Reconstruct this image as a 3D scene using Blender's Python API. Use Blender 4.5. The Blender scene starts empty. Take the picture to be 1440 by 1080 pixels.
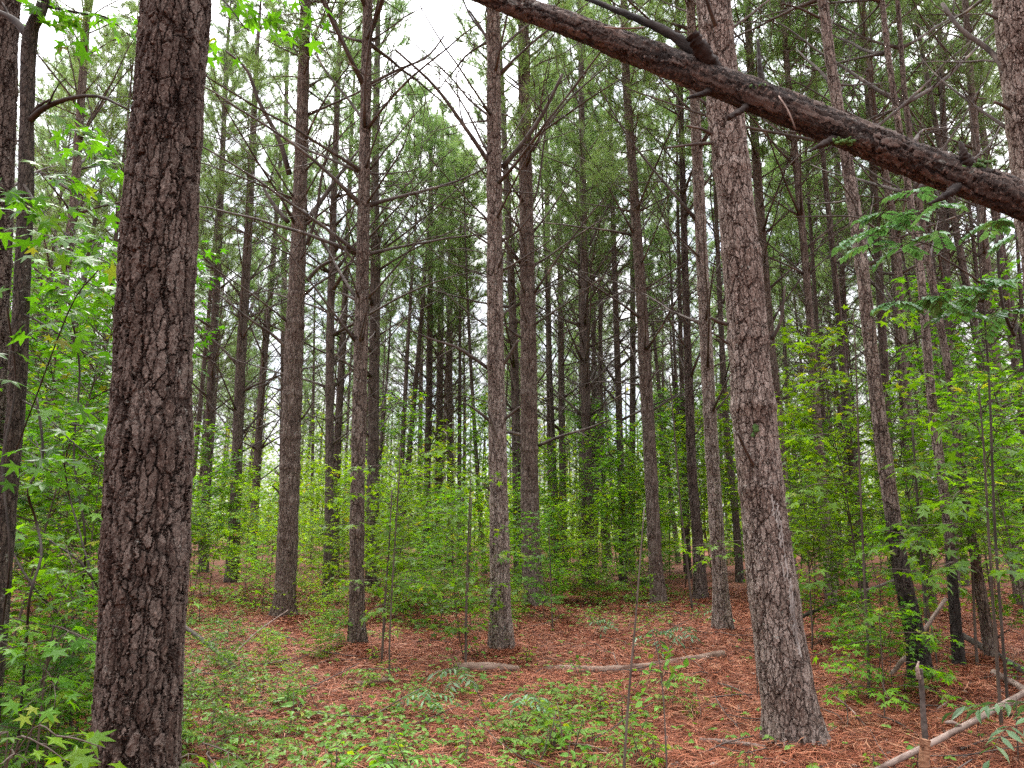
import bpy, math, random
import numpy as np
from mathutils import Vector, Matrix, noise as mnoise

random.seed(11)
RNG = np.random.default_rng(11)
R = math.radians
scene = bpy.context.scene
COL = scene.collection
UP = np.array((0., 0., 1.))

# ------------------------------------------------------------------ camera
F = 1082.0                       # focal length in pixels of the 1440 px wide photograph
PITCH = R(11.5)
EYE = np.array((0., 0., 1.55))
cam_d = bpy.data.cameras.new('camera')
cam_d.sensor_width = 36.0
cam_d.lens = 36.0 * F / 1440.0
cam_d.clip_start = 0.05
cam_d.clip_end = 2000
cam = bpy.data.objects.new('camera', cam_d)
COL.objects.link(cam)
cam.location = EYE
cam.rotation_euler = (R(90) + PITCH, 0, 0)
scene.camera = cam
cp, sp = math.cos(PITCH), math.sin(PITCH)


def ray(px, py):
    a, b = (px - 720.0) / F, (540.0 - py) / F
    return np.array((a, cp - b * sp, sp + b * cp))


def at(px, py, Y):
    """Point seen at photograph pixel (px, py) at the distance Y in front of the camera."""
    d = ray(px, py)
    return EYE + d * (Y / d[1])


def depth(p):
    return (p[1] - EYE[1]) * cp + (p[2] - EYE[2]) * sp


def project(p):
    v = np.asarray(p, float) - EYE
    z = v[1] * cp + v[2] * sp
    b = -v[1] * sp + v[2] * cp
    return 720 + F * v[0] / z, 540 - F * b / z


def in_view(p, margin=0):
    if p[1] < 0.3:
        return False
    x, y = project(p)
    return -margin < x < 1440 + margin and -margin < y < 1080 + margin


# ------------------------------------------------------------------ ground height
MOUNDS = []


def gz(x, y):
    x = np.asarray(x, float)
    y = np.asarray(y, float)
    z = 0.02 * np.clip(y, -5, 60)
    z = z + 0.05 * np.sin(0.75 * x + 1.3) * np.sin(0.52 * y + 0.4) + 0.03 * np.sin(1.9 * x - 0.8 * y) + 0.018 * np.sin(3.1 * y + 2.2 * x + 1)
    z = z + 0.5 / (1 + np.exp(-(-x - 9) / 2.5)) * np.clip((y - 12) / 15, 0, 1)
    for mx, my, mh, mr in MOUNDS:
        z = z + mh * np.exp(-((x - mx) ** 2 + (y - my) ** 2) / (mr * mr))
    return z


def ground_hit(px, py):
    d = ray(px, py)
    t, step = 1.0, 0.05
    while t < 90:
        p = EYE + d * t
        if p[2] < gz(p[0], p[1]):
            lo, hi = t - step, t
            for _ in range(24):
                m = (lo + hi) / 2
                q = EYE + d * m
                if q[2] < gz(q[0], q[1]):
                    hi = m
                else:
                    lo = m
            return EYE + d * hi
        step = 0.05 + t * 0.01
        t += step
    return None


# ------------------------------------------------------------------ mesh helpers
class MB:
    """Collects vertices, triangles and quads for one mesh, with a material slot per face."""

    def __init__(self):
        self.v, self.t, self.q, self.tm, self.qm, self.n = [], [], [], [], [], 0

    def add(self, v, tris=None, quads=None, m=0):
        v = np.asarray(v, np.float32).reshape(-1, 3)
        if tris is not None and len(tris):
            t = np.asarray(tris, np.int32).reshape(-1, 3) + self.n
            self.t.append(t)
            self.tm.append(np.full(len(t), m, np.int32))
        if quads is not None and len(quads):
            q = np.asarray(quads, np.int32).reshape(-1, 4) + self.n
            self.q.append(q)
            self.qm.append(np.full(len(q), m, np.int32))
        self.v.append(v)
        self.n += len(v)

    def mesh(self, name, mats, smooth=True):
        me = bpy.data.meshes.new(name)
        v = np.concatenate(self.v) if self.v else np.zeros((0, 3), np.float32)
        t = np.concatenate(self.t) if self.t else np.zeros((0, 3), np.int32)
        q = np.concatenate(self.q) if self.q else np.zeros((0, 4), np.int32)
        mi = np.concatenate(self.tm + self.qm) if (self.tm or self.qm) else np.zeros(0, np.int32)
        me.vertices.add(len(v))
        me.vertices.foreach_set('co', v.ravel())
        loops = np.concatenate((t.ravel(), q.ravel())).astype(np.int32)
        me.loops.add(len(loops))
        me.loops.foreach_set('vertex_index', loops)
        npoly = len(t) + len(q)
        me.polygons.add(npoly)
        tot = np.concatenate((np.full(len(t), 3, np.int32), np.full(len(q), 4, np.int32)))
        st = np.concatenate(([0], np.cumsum(tot)[:-1])).astype(np.int32) if npoly else tot
        me.polygons.foreach_set('loop_start', st)
        for m in (mats if isinstance(mats, (list, tuple)) else [mats]):
            me.materials.append(m)
        me.polygons.foreach_set('material_index', mi)
        me.polygons.foreach_set('use_smooth', np.full(npoly, smooth, bool))
        me.update(calc_edges=True)
        return me


def tube(mb, pts, rad, seg=6, m=0, cap=True, jag=None):
    pts = np.asarray(pts, float)
    n = len(pts)
    rad = np.broadcast_to(np.asarray(rad, float), (n,))
    tan = np.gradient(pts, axis=0)
    tan /= np.linalg.norm(tan, axis=1, keepdims=True) + 1e-12
    ref = np.array((1., 0, 0)) if abs(tan[0][0]) < 0.8 else np.array((0, 1., 0))
    U = np.zeros((n, 3))
    u = ref - tan[0] * ref.dot(tan[0])
    for i in range(n):
        u = u - tan[i] * u.dot(tan[i])
        u /= np.linalg.norm(u) + 1e-12
        U[i] = u
    V = np.cross(tan, U)
    a = np.linspace(0, 2 * math.pi, seg, endpoint=False)
    ring = U[:, None, :] * np.cos(a)[None, :, None] + V[:, None, :] * np.sin(a)[None, :, None]
    rr = rad[:, None]
    if jag is not None:
        rr = rr * jag
    v = (pts[:, None, :] + ring * (rr[..., None] if rr.ndim == 2 else rr)).reshape(-1, 3)
    i = np.arange(n - 1)[:, None] * seg
    j = np.arange(seg)[None, :]
    k = (j + 1) % seg
    q = np.stack((i + j, i + k, i + seg + k, i + seg + j), -1).reshape(-1, 4)
    tr = None
    if cap:
        v = np.concatenate((v, pts[:1], pts[-1:]))
        c0, c1 = n * seg, n * seg + 1
        jj = np.arange(seg)
        kk = (jj + 1) % seg
        b = (n - 1) * seg
        tr = np.concatenate((np.stack((np.full(seg, c0), kk, jj), -1), np.stack((np.full(seg, c1), b + jj, b + kk), -1)))
    mb.add(v, tr, q, m)


def obj(name, me, parent=None, loc=None):
    o = bpy.data.objects.new(name, me)
    COL.objects.link(o)
    if loc is not None:
        o.location = loc
    if parent is not None:
        o.parent = parent
    return o


def tag(o, label, cat, group=None):
    o['label'] = label
    o['category'] = cat
    if group:
        o['group'] = group
    return o


def thing(name, label, cat, loc, group=None):
    o = bpy.data.objects.new(name, None)
    o.empty_display_size = 0.1
    COL.objects.link(o)
    o.location = loc
    return tag(o, label, cat, group)


def smooth_path(pts, n):
    """Catmull-Rom through pts, n samples."""
    p = np.asarray(pts, float)
    if len(p) == 2:
        return p[0] + (p[1] - p[0]) * np.linspace(0, 1, n)[:, None]
    e = np.concatenate((2 * p[:1] - p[1:2], p, 2 * p[-1:] - p[-2:-1]))
    s = np.linspace(0, len(p) - 1 - 1e-9, n)
    i = s.astype(int)
    t = (s - i)[:, None]
    a, b, c, d = e[i], e[i + 1], e[i + 2], e[i + 3]
    return 0.5 * (2 * b + (c - a) * t + (2 * a - 5 * b + 4 * c - d) * t * t + (3 * b - a - 3 * c + d) * t ** 3)


# ------------------------------------------------------------------ materials
def new_mat(name):
    m = bpy.data.materials.new(name)
    m.use_nodes = True
    nt = m.node_tree
    nt.nodes.clear()
    return m, nt


def N(nt, kind, **kw):
    n = nt.nodes.new(kind)
    for k, v in kw.items():
        if k == 'inp':
            for kk, vv in v.items():
                if isinstance(vv, bpy.types.NodeSocket):
                    nt.links.new(vv, n.inputs[kk])
                else:
                    n.inputs[kk].default_value = vv
        else:
            setattr(n, k, v)
    return n


def math_n(nt, op, a, b=None, clamp=False):
    n = N(nt, 'ShaderNodeMath', operation=op, use_clamp=clamp)
    for i, x in enumerate((a, b)):
        if x is None:
            continue
        if isinstance(x, bpy.types.NodeSocket):
            nt.links.new(x, n.inputs[i])
        else:
            n.inputs[i].default_value = x
    return n.outputs[0]


def vmath(nt, op, a, b):
    n = N(nt, 'ShaderNodeVectorMath', operation=op)
    for i, x in enumerate((a, b)):
        if isinstance(x, bpy.types.NodeSocket):
            nt.links.new(x, n.inputs[i])
        else:
            n.inputs[i].default_value = x
    return n.outputs[0]


def smap(nt, x, a, b, c=0.0, d=1.0, mode='SMOOTHSTEP'):
    n = N(nt, 'ShaderNodeMapRange', interpolation_type=mode)
    nt.links.new(x, n.inputs['Value'])
    for k, v in zip(('From Min', 'From Max', 'To Min', 'To Max'), (a, b, c, d)):
        n.inputs[k].default_value = v
    return n.outputs['Result']


def mixc(nt, f, a, b, blend='MIX'):
    n = N(nt, 'ShaderNodeMix', data_type='RGBA', blend_type=blend)
    for s, x in ((n.inputs[0], f), (n.inputs[6], a), (n.inputs[7], b)):
        if isinstance(x, bpy.types.NodeSocket):
            nt.links.new(x, s)
        elif isinstance(x, (int, float)):
            s.default_value = x
        else:
            s.default_value = (*x, 1.0)
    return n.outputs[2]


def bark_material(name, tone, grey, red, disp, lichen=0.5, scale=1.0, true_disp=True, char=None, stretch=0.33, along='z'):
    """Plated pine bark: long scaly plates with reddish fissures between them, flakes and lichen specks."""
    m, nt = new_mat(name)
    tc = N(nt, 'ShaderNodeTexCoord').outputs['Object']
    rnd = N(nt, 'ShaderNodeObjectInfo').outputs['Random']
    off = N(nt, 'ShaderNodeCombineXYZ', inp={'X': math_n(nt, 'MULTIPLY', rnd, 37.0), 'Y': math_n(nt, 'MULTIPLY', rnd, 11.0), 'Z': math_n(nt, 'MULTIPLY', rnd, 71.0)}).outputs[0]
    P = vmath(nt, 'ADD', tc, off)
    wn = N(nt, 'ShaderNodeTexNoise', inp={'Vector': P, 'Scale': 13.0 * scale, 'Detail': 4.0, 'Roughness': 0.7})
    warp = vmath(nt, 'MULTIPLY', vmath(nt, 'SUBTRACT', wn.outputs['Color'], (0.5, 0.5, 0.5)), (0.060 / scale, 0.060 / scale, 0.12 / scale))
    Pw = vmath(nt, 'ADD', P, warp)
    Ps = vmath(nt, 'MULTIPLY', Pw, (1.0, 1.0, stretch) if along == 'z' else (stretch, 1.0, 1.0))
    e = N(nt, 'ShaderNodeTexVoronoi', feature='DISTANCE_TO_EDGE', inp={'Vector': Ps, 'Scale': 21.0 * scale})
    cell = N(nt, 'ShaderNodeTexVoronoi', feature='F1', inp={'Vector': Ps, 'Scale': 21.0 * scale})
    Pf = vmath(nt, 'MULTIPLY', Pw, (1.0, 1.0, 0.55) if along == 'z' else (0.3, 1.0, 1.0))
    fl = N(nt, 'ShaderNodeTexVoronoi', feature='F1', inp={'Vector': Pf, 'Scale': 62.0 * scale})
    fe = N(nt, 'ShaderNodeTexVoronoi', feature='DISTANCE_TO_EDGE', inp={'Vector': Pf, 'Scale': 62.0 * scale})
    fine = N(nt, 'ShaderNodeTexNoise', inp={'Vector': vmath(nt, 'MULTIPLY', P, (1, 1, 0.5)), 'Scale': 95.0, 'Detail': 6.0, 'Roughness': 0.75})
    big = N(nt, 'ShaderNodeTexNoise', inp={'Vector': P, 'Scale': 2.2, 'Detail': 3.0})
    Pb = vmath(nt, 'MULTIPLY', Pw, (1.0, 1.0, stretch * 0.55) if along == 'z' else (stretch * 0.55, 1.0, 1.0))
    e2 = N(nt, 'ShaderNodeTexVoronoi', feature='DISTANCE_TO_EDGE', inp={'Vector': Pb, 'Scale': 9.5 * scale})
    furrow = smap(nt, e2.outputs['Distance'], 0.0, 0.07, 1.0, 0.0)
    plate = smap(nt, math_n(nt, 'ADD', e.outputs['Distance'], math_n(nt, 'MULTIPLY', math_n(nt, 'SUBTRACT', fine.outputs['Fac'], 0.5), 0.03)), 0.004, 0.052)
    csep = N(nt, 'ShaderNodeSeparateColor', inp={'Color': cell.outputs['Color']})
    fsep = N(nt, 'ShaderNodeSeparateColor', inp={'Color': fl.outputs['Color']})
    h = math_n(nt, 'ADD', math_n(nt, 'MULTIPLY', plate, 0.50),
               math_n(nt, 'ADD', math_n(nt, 'MULTIPLY', math_n(nt, 'MULTIPLY', fsep.outputs[0], plate), 0.34),
                      math_n(nt, 'ADD', math_n(nt, 'MULTIPLY', csep.outputs[1], 0.12), math_n(nt, 'MULTIPLY', fine.outputs['Fac'], 0.34))))
    h = math_n(nt, 'SUBTRACT', h, math_n(nt, 'MULTIPLY', smap(nt, fe.outputs['Distance'], 0.0, 0.09, 1.0, 0.0), 0.12))
    h = math_n(nt, 'SUBTRACT', h, math_n(nt, 'MULTIPLY', furrow, 0.40))
    # colours of the material itself: grey weathered plate faces, red-brown fresh bark between and on flaked patches
    c = mixc(nt, smap(nt, math_n(nt, 'ADD', csep.outputs[0], math_n(nt, 'MULTIPLY', big.outputs['Fac'], 0.6)), 0.3, 1.3), tone, grey)
    c = mixc(nt, math_n(nt, 'MULTIPLY', smap(nt, fsep.outputs[1], 0.62, 0.95), 0.6), c, red)
    c = mixc(nt, smap(nt, big.outputs['Fac'], 0.50, 0.66, 0.0, 0.55), c, tuple(x * 0.8 for x in red))
    c = mixc(nt, smap(nt, e.outputs['Distance'], 0.0, 0.058, 0.95, 0.0), c, tuple(x * 0.28 for x in red))
    c = mixc(nt, smap(nt, fine.outputs['Fac'], 0.52, 0.66, 0.0, 0.6), c, tuple(min(1, x * y) for x, y in zip(grey, (2.3, 2.25, 2.2))))
    c = mixc(nt, smap(nt, fine.outputs['Fac'], 0.34, 0.47, 0.5, 0.0), c, tuple(x * 0.45 for x in red))
    c = mixc(nt, math_n(nt, 'MULTIPLY', furrow, 0.75), c, tuple(x * 0.3 for x in red))
    ln = N(nt, 'ShaderNodeTexNoise', inp={'Vector': P, 'Scale': 26.0, 'Detail': 5.0, 'Roughness': 0.65})
    lb = N(nt, 'ShaderNodeTexNoise', inp={'Vector': P, 'Scale': 3.1, 'Detail': 2.0})
    lm = math_n(nt, 'MULTIPLY', smap(nt, ln.outputs['Fac'], 0.62, 0.66), smap(nt, lb.outputs['Fac'], 0.44, 0.60))
    c = mixc(nt, math_n(nt, 'MULTIPLY', lm, lichen), c, (0.42, 0.43, 0.38))
    if char:
        # a fire-blackened foot with a ragged upper edge
        zc = N(nt, 'ShaderNodeSeparateXYZ', inp={'Vector': tc}).outputs[2]
        zz = math_n(nt, 'ADD', zc, math_n(nt, 'MULTIPLY', math_n(nt, 'SUBTRACT', big.outputs['Fac'], 0.5), 2.2))
        c = mixc(nt, smap(nt, zz, char * 0.55, char * 1.2, 0.88, 0.0), c, (0.012, 0.010, 0.009))
    bs = N(nt, 'ShaderNodeBsdfPrincipled', inp={'Base Color': c, 'Roughness': 0.85, 'Specular IOR Level': 0.25})
    out = N(nt, 'ShaderNodeOutputMaterial')
    nt.links.new(bs.outputs[0], out.inputs['Surface'])
    if true_disp:
        dn = N(nt, 'ShaderNodeDisplacement', inp={'Height': h, 'Midlevel': 0.85, 'Scale': disp})
        nt.links.new(dn.outputs[0], out.inputs['Displacement'])
        m.displacement_method = 'BOTH'
    else:
        bn = N(nt, 'ShaderNodeBump', inp={'Height': h, 'Strength': 1.0, 'Distance': disp})
        nt.links.new(bn.outputs[0], bs.inputs['Normal'])
    return m


def leaf_material(name, ca, cb, cc, trans, tcol, rough=0.5, hue=0.06, spec=0.35):
    m, nt = new_mat(name)
    isl = N(nt, 'ShaderNodeNewGeometry').outputs['Random Per Island']
    orn = N(nt, 'ShaderNodeObjectInfo').outputs['Random']
    ramp = N(nt, 'ShaderNodeValToRGB')
    cr = ramp.color_ramp
    cr.elements[0].position, cr.elements[0].color = 0.0, (*ca, 1)
    cr.elements[1].position, cr.elements[1].color = 0.93, (*cb, 1)
    el = cr.elements.new(0.995)
    el.color = (*cc, 1)
    nt.links.new(isl, ramp.inputs[0])
    hs = N(nt, 'ShaderNodeHueSaturation', inp={'Color': ramp.outputs[0], 'Hue': smap(nt, orn, 0, 1, 0.5 - hue * 0.5, 0.5 + hue * 0.1, 'LINEAR'), 'Value': smap(nt, math_n(nt, 'FRACT', math_n(nt, 'MULTIPLY', orn, 7.31)), 0, 1, 0.8, 1.2, 'LINEAR')})
    bs = N(nt, 'ShaderNodeBsdfPrincipled', inp={'Base Color': hs.outputs[0], 'Roughness': rough, 'Specular IOR Level': spec})
    tcl = mixc(nt, 1.0, hs.outputs[0], tcol, 'MULTIPLY')
    tr = N(nt, 'ShaderNodeBsdfTranslucent', inp={'Color': tcl})
    mx = N(nt, 'ShaderNodeMixShader', inp={0: trans, 1: bs.outputs[0], 2: tr.outputs[0]})
    out = N(nt, 'ShaderNodeOutputMaterial')
    nt.links.new(mx.outputs[0], out.inputs['Surface'])
    return m


def wood_material(name, ca, cb, rough=0.8, bump=0.004, stretch=(30, 30, 4), patch=None, coord='Object'):
    m, nt = new_mat(name)
    tc = N(nt, 'ShaderNodeTexCoord').outputs[coord]
    rnd = N(nt, 'ShaderNodeObjectInfo').outputs['Random']
    P = vmath(nt, 'ADD', tc, N(nt, 'ShaderNodeCombineXYZ', inp={'X': math_n(nt, 'MULTIPLY', rnd, 23.0), 'Y': rnd, 'Z': rnd}).outputs[0])
    n1 = N(nt, 'ShaderNodeTexNoise', inp={'Vector': vmath(nt, 'MULTIPLY', P, stretch), 'Scale': 1.0, 'Detail': 5.0, 'Roughness': 0.65})
    n2 = N(nt, 'ShaderNodeTexNoise', inp={'Vector': P, 'Scale': 5.0, 'Detail': 3.0})
    f = smap(nt, math_n(nt, 'ADD', math_n(nt, 'MULTIPLY', n1.outputs['Fac'], 0.6), math_n(nt, 'MULTIPLY', n2.outputs['Fac'], 0.5)), 0.38, 0.72)
    c = mixc(nt, f, ca, cb)
    if patch:
        n3 = N(nt, 'ShaderNodeTexNoise', inp={'Vector': P, 'Scale': patch[1], 'Detail': 4.0})
        c = mixc(nt, smap(nt, n3.outputs['Fac'], patch[2], patch[2] + 0.16), c, patch[0])
    bs = N(nt, 'ShaderNodeBsdfPrincipled', inp={'Base Color': c, 'Roughness': rough, 'Specular IOR Level': 0.25})
    bn = N(nt, 'ShaderNodeBump', inp={'Height': n1.outputs['Fac'], 'Strength': 1.0, 'Distance': bump})
    nt.links.new(bn.outputs[0], bs.inputs['Normal'])
    out = N(nt, 'ShaderNodeOutputMaterial')
    nt.links.new(bs.outputs[0], out.inputs['Surface'])
    return m


M = {}
M['bark_dark'] = bark_material('dark pine bark', (0.066, 0.046, 0.036), (0.148, 0.116, 0.097), (0.050, 0.023, 0.015), 0.022, 0.35, 1.25, True, None, 0.24)
M['bark_pale'] = bark_material('pale pine bark', (0.158, 0.120, 0.099), (0.325, 0.266, 0.230), (0.095, 0.047, 0.031), 0.016, 0.9, 1.25)
M['bark_char'] = bark_material('blackened pine bark', (0.145, 0.110, 0.091), (0.300, 0.243, 0.208), (0.085, 0.042, 0.031), 0.013, 0.9, 1.25, True, 1.7)
M['bark_mid'] = bark_material('pine bark', (0.100, 0.073, 0.058), (0.215, 0.170, 0.143), (0.074, 0.036, 0.023), 0.012, 0.7, 1.35)
M['bark_far'] = bark_material('far pine bark', (0.088, 0.065, 0.053), (0.175, 0.139, 0.118), (0.066, 0.034, 0.025), 0.010, 0.4, 1.2, False)
M['dead'] = wood_material('dead grey wood', (0.042, 0.032, 0.027), (0.135, 0.108, 0.092), bump=0.002, patch=((0.33, 0.27, 0.23), 3.0, 0.60))
M['twig'] = wood_material('twig bark', (0.060, 0.043, 0.034), (0.13, 0.098, 0.078), bump=0.001)
M['limb'] = wood_material('live pine limb bark', (0.075, 0.050, 0.040), (0.14, 0.10, 0.085), bump=0.002)
M['smooth_bark'] = wood_material('thin grey hardwood bark', (0.040, 0.031, 0.025), (0.090, 0.070, 0.057), bump=0.008, stretch=(26, 26, 9), patch=((0.06, 0.09, 0.03), 7.0, 0.66))
M['log'] = wood_material('weathered log', (0.115, 0.066, 0.046), (0.28, 0.195, 0.15), bump=0.006, stretch=(4, 34, 34), patch=((0.10, 0.055, 0.038), 4.0, 0.58))
M['hung'] = wood_material('peeled hanging trunk', (0.026, 0.016, 0.013), (0.105, 0.066, 0.053), bump=0.014, stretch=(9, 30, 30), patch=((0.024, 0.015, 0.012), 9.0, 0.54))
M['hung'] = bark_material('flaking bark of the hanging trunk', (0.034, 0.022, 0.017), (0.118, 0.084, 0.069), (0.018, 0.010, 0.008), 0.008, 0.35, 1.5, True, None, 0.16, 'x')
M['bark_hard'] = bark_material('dark hardwood bark', (0.038, 0.029, 0.023), (0.088, 0.068, 0.055), (0.036, 0.024, 0.018), 0.006, 0.5, 2.6)
M['vine'] = wood_material('dark vine bark', (0.022, 0.016, 0.013), (0.060, 0.045, 0.036), bump=0.002)
M['stub'] = wood_material('dark broken wood', (0.009, 0.006, 0.005), (0.034, 0.022, 0.017), bump=0.006, stretch=(10, 40, 40))
M['stick'] = wood_material('bleached stick', (0.10, 0.065, 0.05), (0.36, 0.27, 0.225), bump=0.006, stretch=(6, 24, 24), patch=((0.12, 0.075, 0.055), 6.0, 0.62))
M['rot'] = wood_material('rotten orange wood', (0.17, 0.075, 0.04), (0.36, 0.19, 0.11), bump=0.006, stretch=(40, 40, 6))
M['moss'] = wood_material('green moss', (0.03, 0.07, 0.015), (0.09, 0.17, 0.04), bump=0.004, stretch=(60, 60, 60))
M['resin'] = wood_material('pale resin scar', (0.17, 0.145, 0.13), (0.40, 0.36, 0.33), bump=0.004, stretch=(60, 60, 8))
M['needle'] = leaf_material('pine needles', (0.130, 0.215, 0.075), (0.200, 0.315, 0.120), (0.24, 0.18, 0.10), 0.48, (1.1, 1.2, 0.7), 0.5, 0.05)
M['needle_far'] = leaf_material('far pine needles', (0.15, 0.25, 0.07), (0.22, 0.34, 0.11), (0.2, 0.18, 0.07), 0.45, (1.0, 1.2, 0.7), 0.5, 0.05)  # brighter, yellower needle copy: lit, hazy distance put into the colour
M['leaf'] = leaf_material('sapling leaf', (0.052, 0.158, 0.007), (0.132, 0.325, 0.016), (0.26, 0.26, 0.03), 0.52, (1.6, 1.5, 0.5), 0.42, 0.06, 0.26)
M['leaf_dark'] = leaf_material('dark green leaf', (0.036, 0.118, 0.008), (0.092, 0.245, 0.016), (0.18, 0.18, 0.03), 0.52, (1.4, 1.5, 0.5), 0.42, 0.06, 0.26)  # plants whose leaves are themselves a darker green
M['leaf_lime'] = leaf_material('lime leaf', (0.092, 0.230, 0.007), (0.195, 0.420, 0.015), (0.33, 0.28, 0.03), 0.52, (1.5, 1.4, 0.5), 0.45, 0.06, 0.26)
M['leaf_ash'] = leaf_material('bluish compound leaf', (0.075, 0.175, 0.065), (0.13, 0.26, 0.11), (0.14, 0.22, 0.07), 0.32, (1.0, 1.2, 0.6), 0.36, 0.04, 0.5)
M['cover'] = leaf_material('ground cover leaf', (0.095, 0.225, 0.030), (0.175, 0.350, 0.060), (0.30, 0.24, 0.06), 0.35, (1.1, 1.2, 0.5), 0.45, 0.05, 0.18)


def straw_material():
    m, nt = new_mat('fallen pine straw')
    isl = N(nt, 'ShaderNodeNewGeometry').outputs['Random Per Island']
    ramp = N(nt, 'ShaderNodeValToRGB')
    cr = ramp.color_ramp
    cr.elements[0].position, cr.elements[0].color = 0.0, (0.085, 0.024, 0.011, 1)
    cr.elements[1].position, cr.elements[1].color = 1.0, (0.52, 0.270, 0.155, 1)
    for p, c in ((0.45, (0.225, 0.062, 0.027)), (0.8, (0.39, 0.130, 0.062))):
        e = cr.elements.new(p)
        e.color = (*c, 1)
    nt.links.new(isl, ramp.inputs[0])
    bs = N(nt, 'ShaderNodeBsdfPrincipled', inp={'Base Color': ramp.outputs[0], 'Roughness': 0.6, 'Specular IOR Level': 0.3})
    out = N(nt, 'ShaderNodeOutputMaterial')
    nt.links.new(bs.outputs[0], out.inputs['Surface'])
    return m


def ground_material():
    m, nt = new_mat('needle covered soil')
    tc = N(nt, 'ShaderNodeTexCoord').outputs['Object']
    n0 = N(nt, 'ShaderNodeTexNoise', inp={'Vector': tc, 'Scale': 0.8, 'Detail': 4.0})
    a = None
    for i, (rot, sc) in enumerate(((0.3, 1), (1.3, 1.2), (2.2, 0.9), (2.8, 1.1))):
        mp = N(nt, 'ShaderNodeMapping', inp={'Vector': tc, 'Rotation': (0, 0, rot), 'Scale': (9 * sc, 130 * sc, 20)})
        nn = N(nt, 'ShaderNodeTexNoise', inp={'Vector': mp.outputs[0], 'Scale': 1.0, 'Detail': 2.0, 'Distortion': 0.5}).outputs['Fac']
        a = nn if a is None else math_n(nt, 'MAXIMUM', a, nn)
    c = mixc(nt, smap(nt, a, 0.52, 0.80), (0.085, 0.026, 0.014), (0.32, 0.110, 0.058))
    n2 = N(nt, 'ShaderNodeTexNoise', inp={'Vector': tc, 'Scale': 17.0, 'Detail': 5.0})
    c = mixc(nt, smap(nt, n2.outputs['Fac'], 0.55, 0.75, 0, 0.5), c, (0.065, 0.036, 0.022))
    c = mixc(nt, smap(nt, n0.outputs['Fac'], 0.45, 0.65, 0, 0.35), c, (0.19, 0.10, 0.055))
    bs = N(nt, 'ShaderNodeBsdfPrincipled', inp={'Base Color': c, 'Roughness': 0.85, 'Specular IOR Level': 0.2})
    bn = N(nt, 'ShaderNodeBump', inp={'Height': a, 'Strength': 0.8, 'Distance': 0.02})
    nt.links.new(bn.outputs[0], bs.inputs['Normal'])
    out = N(nt, 'ShaderNodeOutputMaterial')
    nt.links.new(bs.outputs[0], out.inputs['Surface'])
    return m


M['straw'] = straw_material()
M['ground'] = ground_material()

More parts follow.
